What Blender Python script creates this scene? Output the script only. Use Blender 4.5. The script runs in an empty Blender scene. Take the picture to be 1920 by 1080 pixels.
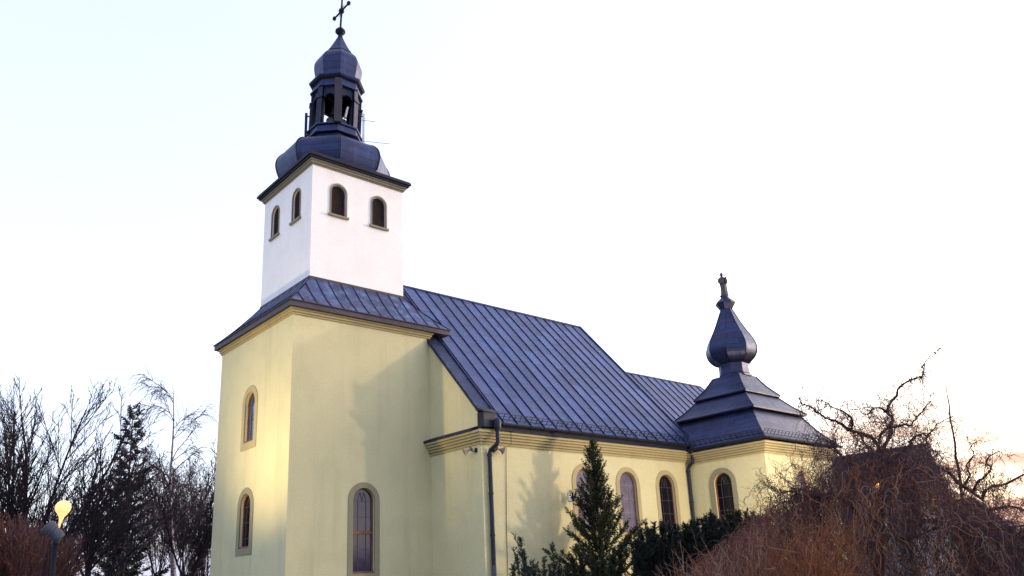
import bpy, math, random
from mathutils import Vector, Matrix
from mathutils.geometry import tessellate_polygon

S = bpy.context.scene
COL = S.collection
R = math.radians

# ------------------------------------------------------------------ camera
cam = bpy.data.cameras.new("camera")
cam_ob = bpy.data.objects.new("camera", cam)
COL.objects.link(cam_ob)
CX, CY, CZ = -13.548, -28.310, 1.65
YAW, PITCH, ROLL = 0.7229, 0.2867, -0.0480
_f = Vector((math.sin(YAW) * math.cos(PITCH), math.cos(YAW) * math.cos(PITCH), math.sin(PITCH)))
_r0 = Vector((math.cos(YAW), -math.sin(YAW), 0))
_u0 = _r0.cross(_f)
_r = math.cos(ROLL) * _r0 + math.sin(ROLL) * _u0
_u = -math.sin(ROLL) * _r0 + math.cos(ROLL) * _u0
cam_ob.matrix_world = Matrix(((_r.x, _u.x, -_f.x, CX), (_r.y, _u.y, -_f.y, CY), (_r.z, _u.z, -_f.z, CZ), (0, 0, 0, 1)))
FPX = 1516.7
cam.sensor_width = 36.0
cam.lens = 36.0 * FPX / 1920.0
cam.shift_y = (644.5 - 540.0) / 1920.0
cam.clip_start = 0.1
cam.clip_end = 3000
S.camera = cam_ob

# ------------------------------------------------------------------ world, sun, exposure
SUN_AZ, SUN_EL = 104.0, 8.0            # degrees: azimuth from +Y towards +X
world = bpy.data.worlds.new("World")
S.world = world
world.use_nodes = True
wn = world.node_tree
bg = wn.nodes["Background"]
sky = wn.nodes.new("ShaderNodeTexSky")
sky.sky_type = 'NISHITA'
sky.sun_disc = False
sky.sun_elevation = R(SUN_EL)
sky.sun_rotation = R(SUN_AZ)
sky.altitude = 100
sky.air_density = 0.8
sky.dust_density = 4.0
sky.ozone_density = 1.0
# thin cloud bands low over the horizon: lilac on the left, orange towards the sunset
wtc = wn.nodes.new("ShaderNodeTexCoord")
wsep = wn.nodes.new("ShaderNodeSeparateXYZ")
wn.links.new(wtc.outputs["Generated"], wsep.inputs[0])
wmp = wn.nodes.new("ShaderNodeMapping")
wmp.inputs["Scale"].default_value = (2.2, 2.2, 15.0)
wn.links.new(wtc.outputs["Generated"], wmp.inputs[0])
wno = wn.nodes.new("ShaderNodeTexNoise")
wno.inputs["Scale"].default_value = 1.6
wno.inputs["Detail"].default_value = 6.0
wn.links.new(wmp.outputs[0], wno.inputs["Vector"])


def wmath(op, a, b, clamp=False):
    n_ = wn.nodes.new("ShaderNodeMath")
    n_.operation = op
    n_.use_clamp = clamp
    for i_, x_ in ((0, a), (1, b)):
        if isinstance(x_, (int, float)):
            n_.inputs[i_].default_value = x_
        else:
            wn.links.new(x_, n_.inputs[i_])
    return n_.outputs[0]


def wrange(src, a, b):
    n_ = wn.nodes.new("ShaderNodeMapRange")
    n_.interpolation_type = 'SMOOTHSTEP'
    n_.inputs[1].default_value = a
    n_.inputs[2].default_value = b
    wn.links.new(src, n_.inputs[0])
    return n_.outputs[0]


def wmix(f_, a, b):
    n_ = wn.nodes.new("ShaderNodeMix")
    n_.data_type = 'RGBA'
    wn.links.new(f_, n_.inputs[0])
    for i_, x_ in ((6, a), (7, b)):
        if isinstance(x_, tuple):
            n_.inputs[i_].default_value = (*x_, 1)
        else:
            wn.links.new(x_, n_.inputs[i_])
    return n_.outputs[2]


wlow = wrange(wsep.outputs["Z"], 0.30, 0.03)
wcl = wrange(wno.outputs[0], 0.40, 0.60)
wsun = wrange(wsep.outputs["X"], 0.50, 0.90)
ccol = wmix(wsun, (0.56, 0.57, 0.74), (0.95, 0.56, 0.42))
wfac = wmath('MULTIPLY', wlow, wmath('MULTIPLY', wmath('ADD', wmath('MULTIPLY', wcl, 0.75), wmath('ADD', wmath('MULTIPLY', wsun, 0.3), 0.2)), 1.0), True)
# a thin even veil of high cloud over the whole sky
wveil = wn.nodes.new("ShaderNodeValue")
wveil.outputs[0].default_value = 0.62
veiled = wmix(wveil.outputs[0], sky.outputs[0], (0.61, 0.56, 0.70))
wn.links.new(wmix(wfac, veiled, ccol), bg.inputs[0])
bg.inputs[1].default_value = 0.15
sl = bpy.data.lights.new("sun", 'SUN')
sl.energy = 0.25
sl.angle = R(0.5)
sl.color = (1.0, 0.8, 0.68)
so = bpy.data.objects.new("sun", sl)
COL.objects.link(so)
_sd = Vector((math.sin(R(SUN_AZ)) * math.cos(R(SUN_EL)), math.cos(R(SUN_AZ)) * math.cos(R(SUN_EL)), math.sin(R(SUN_EL))))
so.rotation_euler = _sd.to_track_quat('Z', 'Y').to_euler()
so.location = _sd * 80
S.view_settings.view_transform = 'Standard'
S.view_settings.look = 'None'
S.view_settings.exposure = 3.30
S.view_settings.gamma = 1.0
S.view_settings.use_curve_mapping = False
S.cycles.max_bounces = 6


LAMP1, LAMP2 = 380.0, 370.0        # watts of the two lit street lamps (built in their own sections)


def at(u, v, D):
    """point seen at photo pixel (u, v), at horizontal distance D from the camera"""
    d = _f + _r * ((u - 959.8) / FPX) + _u * ((644.5 - v) / FPX)
    t = D / math.hypot(d.x, d.y)
    return Vector((CX, CY, CZ)) + d * t


# ------------------------------------------------------------------ helpers
class MB:
    def __init__(self):
        self.v, self.f, self.uv, self.has = [], [], [], False

    def pt(self, p):
        self.v.append((p[0], p[1], p[2]))
        return len(self.v) - 1

    def face(self, pts, uv=None):
        i = [self.pt(p) for p in pts]
        self.f.append(i)
        self.uv.append(uv)
        if uv:
            self.has = True
        return i

    def box(self, x0, x1, y0, y1, z0, z1):
        a = [(x0, y0, z0), (x1, y0, z0), (x1, y1, z0), (x0, y1, z0), (x0, y0, z1), (x1, y0, z1), (x1, y1, z1), (x0, y1, z1)]
        b = len(self.v)
        self.v += a
        for q in ((3, 2, 1, 0), (4, 5, 6, 7), (0, 1, 5, 4), (1, 2, 6, 5), (2, 3, 7, 6), (3, 0, 4, 7)):
            self.f.append([b + k for k in q])
            self.uv.append(None)

    def hexa(self, p):
        """p: 8 points, bottom ring 4 then top ring 4"""
        b = len(self.v)
        self.v += [tuple(q) for q in p]
        for q in ((3, 2, 1, 0), (4, 5, 6, 7), (0, 1, 5, 4), (1, 2, 6, 5), (2, 3, 7, 6), (3, 0, 4, 7)):
            self.f.append([b + k for k in q])
            self.uv.append(None)

    def bar(self, a, b, w, h=None, up=(0, 0, 1)):
        a, b = Vector(a), Vector(b)
        h = h or w
        d = (b - a).normalized()
        s = d.cross(Vector(up))
        if s.length < 1e-4:
            s = d.cross(Vector((1, 0, 0)))
        s.normalize()
        n = s.cross(d)
        s = s * w / 2
        n = n * h / 2
        self.hexa([a - s - n, a + s - n, a + s + n, a - s + n, b - s - n, b + s - n, b + s + n, b - s + n])

    def tube(self, pts, rad, n=6, cap=True):
        """pts: list of Vectors, rad: list or number"""
        m = len(pts)
        if not hasattr(rad, '__len__'):
            rad = [rad] * m
        b = len(self.v)
        ref = None
        for i in range(m):
            if i == 0:
                d = pts[1] - pts[0]
            elif i == m - 1:
                d = pts[-1] - pts[-2]
            else:
                d = pts[i + 1] - pts[i - 1]
            if d.length < 1e-9:
                d = Vector((0, 0, 1))
            d = d.normalized()
            if ref is None:
                ref = d.cross(Vector((0.3, 0.5, 0.8)))
                if ref.length < 0.05:
                    ref = d.cross(Vector((1, 0, 0)))
            ref = ref - d * ref.dot(d)
            if ref.length < 1e-6:
                ref = d.cross(Vector((0.9, 0.1, 0.4)))
            ref.normalize()
            s = d.cross(ref)
            r = rad[i]
            p = pts[i]
            for k in range(n):
                c, q = math.cos(2 * math.pi * k / n) * r, math.sin(2 * math.pi * k / n) * r
                self.v.append((p.x + ref.x * c + s.x * q, p.y + ref.y * c + s.y * q, p.z + ref.z * c + s.z * q))
        for i in range(m - 1):
            for k in range(n):
                k2 = (k + 1) % n
                self.f.append([b + i * n + k, b + i * n + k2, b + (i + 1) * n + k2, b + (i + 1) * n + k])
                self.uv.append(None)
        if cap:
            self.f.append([b + k for k in range(n)][::-1])
            self.uv.append(None)
            self.f.append([b + (m - 1) * n + k for k in range(n)])
            self.uv.append(None)

    def rings(self, rings, uvs=False, cap_top=False, cap_bot=False, ul=None):
        """loft closed rings (lists of points, same length); uv in metres"""
        n = len(rings[0])
        vv = 0.0
        for i in range(len(rings) - 1):
            a, c = rings[i], rings[i + 1]
            dv = sum((Vector(c[k]) - Vector(a[k])).length for k in range(n)) / n
            for k in range(n):
                k2 = (k + 1) % n
                if uvs:
                    wa = (Vector(a[k]) - Vector(a[k2])).length / 2
                    wc = (Vector(c[k]) - Vector(c[k2])).length / 2
                    o = k * 7.3
                    uv = [(o - wa, vv), (o + wa, vv), (o + wc, vv + dv), (o - wc, vv + dv)]
                else:
                    uv = None
                self.face([a[k], a[k2], c[k2], c[k]], uv)
            vv += dv
        if cap_top:
            self.face(rings[-1])
        if cap_bot:
            self.face(rings[0][::-1])

    def build(self, name, mat, parent=None, smooth=False, loc=None):
        me = bpy.data.meshes.new(name)
        me.from_pydata(self.v, [], self.f)
        if self.has:
            ul = me.uv_layers.new(name="UVMap")
            flat = []
            for f, u in zip(self.f, self.uv):
                if u is None:
                    flat += [0.0, 0.0] * len(f)
                else:
                    for q in u:
                        flat += [q[0], q[1]]
            ul.data.foreach_set("uv", flat)
        if smooth:
            me.polygons.foreach_set("use_smooth", [True] * len(me.polygons))
        me.materials.append(mat)
        me.update()
        ob = bpy.data.objects.new(name, me)
        COL.objects.link(ob)
        if parent is not None:
            ob.parent = parent
            if loc is None and parent.type == 'EMPTY':
                ob.matrix_parent_inverse = Matrix.Translation(-parent.location)
        if loc is not None:
            ob.location = loc
        return ob


def tag(o, label, cat, group=None, kind=None):
    o["label"] = label
    o["category"] = cat
    if group:
        o["group"] = group
    if kind:
        o["kind"] = kind
    return o


def thing(name, label, cat, loc=(0, 0, 0), group=None):
    o = bpy.data.objects.new(name, None)
    o.empty_display_size = 0.2
    COL.objects.link(o)
    o.location = loc
    return tag(o, label, cat, group)


def struct(name, mb, mat):
    o = mb.build(name, mat)
    o["kind"] = "structure"
    return o


# ------------------------------------------------------------------ materials
def newmat(name):
    m = bpy.data.materials.new(name)
    m.use_nodes = True
    nt = m.node_tree
    return m, nt, nt.nodes["Principled BSDF"]


def node(nt, t, **kw):
    n = nt.nodes.new(t)
    for k, v in kw.items():
        if k.startswith('_'):
            setattr(n, k[1:], v)
        else:
            n.inputs[k].default_value = v
    return n


def mixc(nt, fac, a, b, mode='MIX'):
    n = nt.nodes.new("ShaderNodeMix")
    n.data_type = 'RGBA'
    n.blend_type = mode
    for i, x in ((0, fac), (6, a), (7, b)):
        if isinstance(x, (int, float)):
            n.inputs[i].default_value = x
        elif isinstance(x, tuple):
            n.inputs[i].default_value = (*x, 1) if len(x) == 3 else x
        else:
            nt.links.new(x, n.inputs[i])
    return n.outputs[2]


def ramp(nt, src, p0, p1, c0=(0, 0, 0), c1=(1, 1, 1)):
    n = nt.nodes.new("ShaderNodeValToRGB")
    n.color_ramp.elements[0].position = p0
    n.color_ramp.elements[1].position = p1
    n.color_ramp.elements[0].color = (*c0, 1)
    n.color_ramp.elements[1].color = (*c1, 1)
    nt.links.new(src, n.inputs[0])
    return n.outputs[0]


def simple(name, col, rough=0.7, metal=0.0, var=0.25, scale=3.0, bump=0.0, bscale=40.0, spec=0.5):
    m, nt, b = newmat(name)
    tc = node(nt, "ShaderNodeTexCoord")
    n1 = node(nt, "ShaderNodeTexNoise", Scale=scale, Detail=6.0, Roughness=0.6)
    nt.links.new(tc.outputs["Object"], n1.inputs["Vector"])
    c = mixc(nt, ramp(nt, n1.outputs[0], 0.3, 0.7), tuple(x * (1 - var) for x in col), tuple(min(1, x * (1 + var)) for x in col))
    nt.links.new(c, b.inputs["Base Color"])
    b.inputs["Roughness"].default_value = rough
    b.inputs["Metallic"].default_value = metal
    b.inputs["Specular IOR Level"].default_value = spec
    if bump:
        n2 = node(nt, "ShaderNodeTexNoise", Scale=bscale, Detail=4.0)
        nt.links.new(tc.outputs["Object"], n2.inputs["Vector"])
        bp = node(nt, "ShaderNodeBump", Strength=bump, Distance=0.02)
        nt.links.new(n2.outputs[0], bp.inputs["Height"])
        nt.links.new(bp.outputs[0], b.inputs["Normal"])
    return m


def stucco(name, col, dirt, amount=0.35):
    m, nt, b = newmat(name)
    tc = node(nt, "ShaderNodeTexCoord")
    big = node(nt, "ShaderNodeTexNoise", Scale=0.35, Detail=5.0, Roughness=0.6)
    nt.links.new(tc.outputs["Object"], big.inputs["Vector"])
    mp = node(nt, "ShaderNodeMapping")
    mp.inputs["Scale"].default_value = (1.6, 1.6, 0.12)
    nt.links.new(tc.outputs["Object"], mp.inputs["Vector"])
    st = node(nt, "ShaderNodeTexNoise", Scale=1.0, Detail=7.0, Roughness=0.65)
    nt.links.new(mp.outputs[0], st.inputs["Vector"])
    fine = node(nt, "ShaderNodeTexNoise", Scale=13.0, Detail=7.0, Roughness=0.85)
    nt.links.new(tc.outputs["Object"], fine.inputs["Vector"])
    c1 = mixc(nt, ramp(nt, big.outputs[0], 0.35, 0.7), col, tuple(x * 0.93 for x in col))
    c2 = mixc(nt, ramp(nt, st.outputs[0], 0.52, 0.8, (0, 0, 0), (amount, amount, amount)), c1, dirt)
    c3 = mixc(nt, ramp(nt, fine.outputs[0], 0.38, 0.72, (0, 0, 0), (0.5, 0.5, 0.5)), c2, tuple(x * 0.60 for x in col))
    pa = node(nt, "ShaderNodeTexNoise", Scale=0.9, Detail=3.0, Roughness=0.5)
    nt.links.new(tc.outputs["Object"], pa.inputs["Vector"])
    c3 = mixc(nt, ramp(nt, pa.outputs[0], 0.50, 0.62, (0, 0, 0), (0.10, 0.10, 0.10)), c3, tuple(x * 0.80 for x in dirt))
    nt.links.new(c3, b.inputs["Base Color"])
    b.inputs["Roughness"].default_value = 0.92
    b.inputs["Specular IOR Level"].default_value = 0.2
    bp = node(nt, "ShaderNodeBump", Strength=0.5, Distance=0.012)
    g = node(nt, "ShaderNodeTexNoise", Scale=38.0, Detail=6.0, Roughness=0.7)
    nt.links.new(tc.outputs["Object"], g.inputs["Vector"])
    nt.links.new(g.outputs[0], bp.inputs["Height"])
    nt.links.new(bp.outputs[0], b.inputs["Normal"])
    return m


def sheet(name, col, brown, teal, bw=0.6, bh=1.0, metal=0.55, rough=0.42, teal_amt=0.35, upslope=False, tr=(0.56, 0.78)):
    """folded metal roofing, UV in metres"""
    m, nt, b = newmat(name)
    tc = node(nt, "ShaderNodeTexCoord")
    br = nt.nodes.new("ShaderNodeTexBrick")
    br.offset = 0.37
    br.inputs["Scale"].default_value = 1.0
    br.inputs["Brick Width"].default_value = bw
    br.inputs["Row Height"].default_value = bh
    br.inputs["Mortar Size"].default_value = 0.016
    br.inputs["Mortar Smooth"].default_value = 0.1
    br.inputs["Bias"].default_value = 0.0
    br.inputs["Color1"].default_value = (*[x * 0.66 for x in col], 1)
    br.inputs["Color2"].default_value = (*[x * 1.36 for x in col], 1)
    br.inputs["Mortar"].default_value = (*[x * 0.33 for x in col], 1)
    if upslope:
        sx_ = node(nt, "ShaderNodeSeparateXYZ")
        cx_ = node(nt, "ShaderNodeCombineXYZ")
        ad_ = node(nt, "ShaderNodeMath", _operation='ADD')
        ad_.inputs[1].default_value = 0.02
        nt.links.new(tc.outputs["UV"], sx_.inputs[0])
        nt.links.new(sx_.outputs[0], ad_.inputs[0])
        nt.links.new(ad_.outputs[0], cx_.inputs[1])
        nt.links.new(sx_.outputs[1], cx_.inputs[0])
        nt.links.new(cx_.outputs[0], br.inputs["Vector"])
        br.offset = 0.5
        br.inputs["Mortar Size"].default_value = 0.026
    else:
        nt.links.new(tc.outputs["UV"], br.inputs["Vector"])
    n1 = node(nt, "ShaderNodeTexNoise", Scale=0.7, Detail=8.0, Roughness=0.65)
    nt.links.new(tc.outputs["Object"], n1.inputs["Vector"])
    n2 = node(nt, "ShaderNodeTexNoise", Scale=2.3, Detail=9.0, Roughness=0.72)
    nt.links.new(tc.outputs["Object"], n2.inputs["Vector"])
    c1 = mixc(nt, ramp(nt, n1.outputs[0], 0.42, 0.68, (0, 0, 0), (0.6, 0.6, 0.6)), br.outputs[0], brown)
    c2 = mixc(nt, ramp(nt, n2.outputs[0], tr[0], tr[1], (0, 0, 0), (teal_amt,) * 3), c1, teal)
    mp_ = node(nt, "ShaderNodeMapping")
    mp_.inputs["Scale"].default_value = (5.0, 0.35, 1)
    nt.links.new(tc.outputs["UV"], mp_.inputs[0])
    n4 = node(nt, "ShaderNodeTexNoise", Scale=1.0, Detail=7.0, Roughness=0.7)
    nt.links.new(mp_.outputs[0], n4.inputs["Vector"])
    c2 = mixc(nt, ramp(nt, n4.outputs[0], 0.50, 0.74, (0, 0, 0), (0.5, 0.5, 0.5)), c2, tuple(min(1, x * 2.1 + 0.02) for x in col))
    n5 = node(nt, "ShaderNodeTexNoise", Scale=14.0, Detail=6.0, Roughness=0.8)
    nt.links.new(tc.outputs["Object"], n5.inputs["Vector"])
    c2 = mixc(nt, ramp(nt, n5.outputs[0], 0.42, 0.7, (0, 0, 0), (0.55, 0.55, 0.55)), c2, tuple(x * 0.45 for x in col))
    nt.links.new(c2, b.inputs["Base Color"])
    b.inputs["Metallic"].default_value = metal
    rr = ramp(nt, n2.outputs[0], 0.3, 0.8, (rough - 0.08,) * 3, (rough + 0.14,) * 3)
    nt.links.new(rr, b.inputs["Roughness"])
    bp = node(nt, "ShaderNodeBump", Strength=0.35, Distance=0.01)
    bp.invert = True
    nt.links.new(br.outputs["Fac"], bp.inputs["Height"])
    n3 = node(nt, "ShaderNodeTexNoise", Scale=2.0, Detail=2.0)
    nt.links.new(tc.outputs["Object"], n3.inputs["Vector"])
    bp2 = node(nt, "ShaderNodeBump", Strength=0.25, Distance=0.04)
    nt.links.new(n3.outputs[0], bp2.inputs["Height"])
    nt.links.new(bp.outputs[0], bp2.inputs["Normal"])
    nt.links.new(bp2.outputs[0], b.inputs["Normal"])
    return m


def glassmat(name, col, rough=0.12, spec=0.5):
    m, nt, b = newmat(name)
    tc = node(nt, "ShaderNodeTexCoord")
    n1 = node(nt, "ShaderNodeTexNoise", Scale=5.0, Detail=5.0)
    nt.links.new(tc.outputs["Object"], n1.inputs["Vector"])
    c = mixc(nt, ramp(nt, n1.outputs[0], 0.3, 0.7), tuple(x * 0.75 for x in col), tuple(x * 1.2 for x in col))
    nt.links.new(c, b.inputs["Base Color"])
    b.inputs["Roughness"].default_value = rough
    b.inputs["Specular IOR Level"].default_value = spec
    bp = node(nt, "ShaderNodeBump", Strength=0.15, Distance=0.02)
    n2 = node(nt, "ShaderNodeTexNoise", Scale=3.0, Detail=2.0)
    nt.links.new(tc.outputs["Object"], n2.inputs["Vector"])
    nt.links.new(n2.outputs[0], bp.inputs["Height"])
    nt.links.new(bp.outputs[0], b.inputs["Normal"])
    return m


def emit(name, col, strength):
    m, nt, b = newmat(name)
    b.inputs["Base Color"].default_value = (*col, 1)
    b.inputs["Emission Color"].default_value = (*col, 1)
    b.inputs["Emission Strength"].default_value = strength
    n1 = node(nt, "ShaderNodeTexNoise", Scale=6.0)
    tc = node(nt, "ShaderNodeTexCoord")
    nt.links.new(tc.outputs["Object"], n1.inputs["Vector"])
    c = mixc(nt, n1.outputs[0], tuple(x * 0.92 for x in col), col)
    nt.links.new(c, b.inputs["Emission Color"])
    return m


M = {}
M['yellow'] = stucco('yellow_stucco', (0.64, 0.582, 0.355), (0.40, 0.36, 0.22), 0.5)
M['white'] = stucco('white_stucco', (0.88, 0.85, 0.875), (0.66, 0.62, 0.62), 0.4)
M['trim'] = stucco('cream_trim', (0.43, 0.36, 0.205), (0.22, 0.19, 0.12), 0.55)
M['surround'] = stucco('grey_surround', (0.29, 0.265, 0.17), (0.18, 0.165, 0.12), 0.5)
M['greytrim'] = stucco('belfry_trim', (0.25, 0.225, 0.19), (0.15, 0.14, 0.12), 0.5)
M['roof'] = sheet('roof_sheet', (0.055, 0.083, 0.205), (0.074, 0.064, 0.145), (0.13, 0.22, 0.34), 1.35, 0.742, 0.75, 0.5, 0.55, True, (0.5, 0.74))
M['roof2'] = sheet('tower_roof_sheet', (0.055, 0.068, 0.175), (0.075, 0.05, 0.115), (0.16, 0.27, 0.44), 0.6, 2.5, 0.7, 0.5, 0.9, False, (0.47, 0.66))
M['seam'] = simple('roof_seams', (0.012, 0.013, 0.03), 0.8, 0.0, 0.4, spec=0.1)
M['dome'] = sheet('dome_sheet', (0.023, 0.035, 0.100), (0.040, 0.027, 0.058), (0.042, 0.078, 0.155), 1.4, 0.36, 0.7, 0.45, 0.4)
M['dark'] = simple('dark_metal', (0.011, 0.012, 0.030), 0.65, 0.0, 0.3, spec=0.2)
M['fascia'] = simple('fascia_metal', (0.036, 0.026, 0.044), 0.6, 0.2, 0.25)
M['pipe'] = simple('pipe_metal', (0.014, 0.018, 0.036), 0.6, 0.0, 0.35, spec=0.25)
M['frame'] = simple('window_wood', (0.16, 0.055, 0.04), 0.55, 0, 0.3)
M['lead'] = simple('window_bars', (0.05, 0.045, 0.07), 0.6, 0, 0.2)
M['lead2'] = simple('pale_window_bars', (0.20, 0.18, 0.24), 0.6, 0, 0.2)
M['glass'] = glassmat('pale_glass', (0.115, 0.095, 0.15), 0.3)
M['glass3'] = glassmat('dusky_glass', (0.055, 0.04, 0.075), 0.12)
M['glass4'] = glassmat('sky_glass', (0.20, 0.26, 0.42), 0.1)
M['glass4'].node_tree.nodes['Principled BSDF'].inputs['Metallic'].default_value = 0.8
M['glass2'] = glassmat('dark_glass', (0.006, 0.005, 0.011), 0.10, 0.22)
M['louvre'] = simple('louvre_wood', (0.055, 0.032, 0.03), 0.7, 0, 0.35)
M['inside'] = simple('belfry_inside', (0.03, 0.025, 0.03), 0.9)
M['bronze'] = simple('statue_bronze', (0.07, 0.05, 0.055), 0.5, 0.5, 0.3)
M['horn'] = simple('horn_plastic', (0.30, 0.23, 0.17), 0.5, 0, 0.2)
M['lightgrey'] = simple('light_grey_plastic', (0.84, 0.80, 0.84), 0.5, 0, 0.1)
M['grey'] = simple('grey_metal', (0.06, 0.068, 0.10), 0.6, 0.0, 0.25, spec=0.25)
M['post'] = simple('post_metal', (0.012, 0.012, 0.02), 0.7, 0.0, 0.3, spec=0.12)
M['lampglow'] = emit('lamp_globe', (1.0, 0.43, 0.17), 0.17)
M['lampglow2'] = emit('lantern_globe', (1.0, 0.33, 0.05), 0.28)

# ------------------------------------------------------------------ ground
g = MB()
N = 12
for i in range(N):
    for j in range(N):
        s = 1400.0 / N
        x, y = -700 + i * s, -700 + j * s
        g.face([(x, y, 0), (x + s, y, 0), (x + s, y + s, 0), (x, y + s, 0)])
M['ground'] = simple('winter_grass', (0.075, 0.075, 0.035), 0.95, 0, 0.45, 0.6, 0.8, 9.0)
struct('ground', g, M['ground'])
g = MB()
g.face([(-30, -21, .004), (-4.5, -3.2, .004), (-4.5, 10.5, .004), (-9.5, 10.5, .004), (-9.5, -3, .004), (-33, -18, .004)])
M['paving'] = simple('paving', (0.2, 0.19, 0.18), 0.9, 0, 0.3, 4.0, 0.5, 20.0)
struct('path', g, M['paving'])

# ------------------------------------------------------------------ church numbers
WX, WY = 6.5, 7.143                 # tower
AXX, AXY = 3.575, 3.571             # tower axis
TX0, TX1, TY0, TY1 = 1.234, 5.915, 1.141, 6.002
YN = -3.439                         # nave side wall
XC = 19.715                         # chapel face
YC = -7.815
KX = 25.87
EAVE_Y, EAVE_Z, RIDGE_Z = -3.84, 7.842, 16.066
SL = (RIDGE_Z - EAVE_Z) / (AXY - EAVE_Y)
XE = 19.95

church = thing('church', 'cream yellow church with white belfry tower, blue metal roofs and dark onion domes', 'church', (AXX, AXY, 0))


def arch(uc, half, zb, za, n=14):
    c = za - half
    p = [(uc - half, zb), (uc + half, zb)]
    for i in range(n + 1):
        a = math.pi * i / n
        p.append((uc + half * math.cos(a), c + half * math.sin(a)))
    return p[:2] + p[2:]


def wall_face(mb, P, outer, holes, depth=0.20):
    polys = [[Vector((a, b, 0)) for a, b in outer]] + [[Vector((a, b, 0)) for a, b in h] for h in holes]
    flat = [q for p in polys for q in p]
    for t in tessellate_polygon(polys):
        mb.face([P(flat[k].x, flat[k].y, 0) for k in t])
    for h in holes:
        for i in range(len(h)):
            a, b = h[i], h[(i + 1) % len(h)]
            mb.face([P(a[0], a[1], 0), P(b[0], b[1], 0), P(b[0], b[1], -depth), P(a[0], a[1], -depth)])


def ring_strip(mb, P, inner, outer, d0, d1):
    """flat ring between two equal-length loops at offset d1, with sides down to d0"""
    n = len(inner)
    for i in range(n):
        j = (i + 1) % n
        mb.face([P(*inner[i], d1), P(*inner[j], d1), P(*outer[j], d1), P(*outer[i], d1)])
        mb.face([P(*outer[i], d1), P(*outer[j], d1), P(*outer[j], d0), P(*outer[i], d0)])
        mb.face([P(*inner[i], d1), P(*inner[j], d1), P(*inner[j], d0), P(*inner[i], d0)])


def slab(mb, P, u0, u1, z0, z1, d0, d1):
    mb.hexa([P(u0, z0, d0), P(u1, z0, d0), P(u1, z0, d1), P(u0, z0, d1), P(u0, z1, d0), P(u1, z1, d0), P(u1, z1, d1), P(u0, z1, d1)])


def pbar(mb, P, a, b, w, d0, d1):
    dx, dz = b[0] - a[0], b[1] - a[1]
    l = math.hypot(dx, dz)
    nx, nz = -dz / l * w / 2, dx / l * w / 2
    mb.hexa([P(a[0] - nx, a[1] - nz, d0), P(b[0] - nx, b[1] - nz, d0), P(b[0] + nx, b[1] + nz, d0), P(a[0] + nx, a[1] + nz, d0),
             P(a[0] - nx, a[1] - nz, d1), P(b[0] - nx, b[1] - nz, d1), P(b[0] + nx, b[1] + nz, d1), P(a[0] + nx, a[1] + nz, d1)])


def church_window(P, uc, oh, ozb, oza, h, zb, za, glass, transom=None, label=None, surround='surround'):
    s = MB()
    ring_strip(s, P, arch(uc, h, zb, za), arch(uc, oh, ozb, oza), -0.02, 0.03)
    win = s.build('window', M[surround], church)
    if label:
        win['label'] = label
    f = MB()
    t = 0.055
    ring_strip(f, P, arch(uc, h - t, zb + t, za - t), arch(uc, h - 0.002, zb + 0.002, za - 0.002), -0.195, -0.11)
    if transom:
        slab(f, P, uc - h + t, uc + h - t, transom - 0.06, transom + 0.06, -0.19, -0.10)
    slab(f, P, uc - h + 0.004, uc + h - 0.004, zb + 0.004, zb + 0.075, -0.195, -0.03)
    f.build('frame', M['frame'], win)
    gl = MB()
    gl.face([P(a, b, -0.155) for a, b in arch(uc, h - t * 0.8, zb + t * 0.8, za - t * 0.8)])
    gl.build('glass', M[glass], win)
    l = MB()
    hi = h - t
    c = za - h
    for q in (-0.42, 0.42):
        pbar(l, P, (uc + q * hi, zb + t), (uc + q * hi, c + 0.05), 0.022, -0.152, -0.138)
        pbar(l, P, (uc + q * hi, c + 0.05), (uc + q * hi * 0.45, c + hi * 0.72), 0.022, -0.152, -0.138)
        pbar(l, P, (uc + q * hi * 0.45, c + hi * 0.72), (uc, c + 0.0), 0.022, -0.152, -0.138)
    z = c - 0.02
    while z > zb + 0.3:
        pbar(l, P, (uc - hi, z), (uc + hi, z), 0.02, -0.151, -0.14)
        z -= 0.62
    l.build('leading', M['lead2' if glass == 'glass' else 'lead'], win)
    return arch(uc, h, zb, za)


def louvre_window(P, uc, oh, zs, oza, h, zb, za):
    s = MB()
    ring_strip(s, P, arch(uc, h, zb, za), arch(uc, oh, zb - 0.001, oza), -0.02, 0.035)
    w = s.build('louvre_window', M['greytrim'], church)
    k = MB()
    slab(k, P, uc - oh - 0.07, uc + oh + 0.07, zs, zb - 0.004, -0.02, 0.10)
    k.build('sill', M['greytrim'], w)
    b = MB()
    gl = [P(a, q, -0.195) for a, q in arch(uc, h - 0.004, zb + 0.004, za - 0.004)]
    b.face(gl)
    ring_strip(b, P, arch(uc, h - 0.045, zb + 0.045, za - 0.045), arch(uc, h - 0.003, zb + 0.003, za - 0.003), -0.19, -0.08)
    z = zb + 0.1
    while z < za - 0.09:
        c = za - h
        hh = (h - 0.03) if z < c else math.sqrt(max(0.0, (h - 0.03) ** 2 - (z - c) ** 2))
        if hh > 0.05:
            b.hexa([P(uc - hh, z - .03, -0.10), P(uc + hh, z - .03, -0.10), P(uc + hh, z + .035, -0.19), P(uc - hh, z + .035, -0.19),
                    P(uc - hh, z - .012, -0.10), P(uc + hh, z - .012, -0.10), P(uc + hh, z + .053, -0.19), P(uc - hh, z + .053, -0.19)])
        z += 0.085
    b.build('louvre', M['louvre'], w)
    return arch(uc, h, zb, za)


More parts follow.
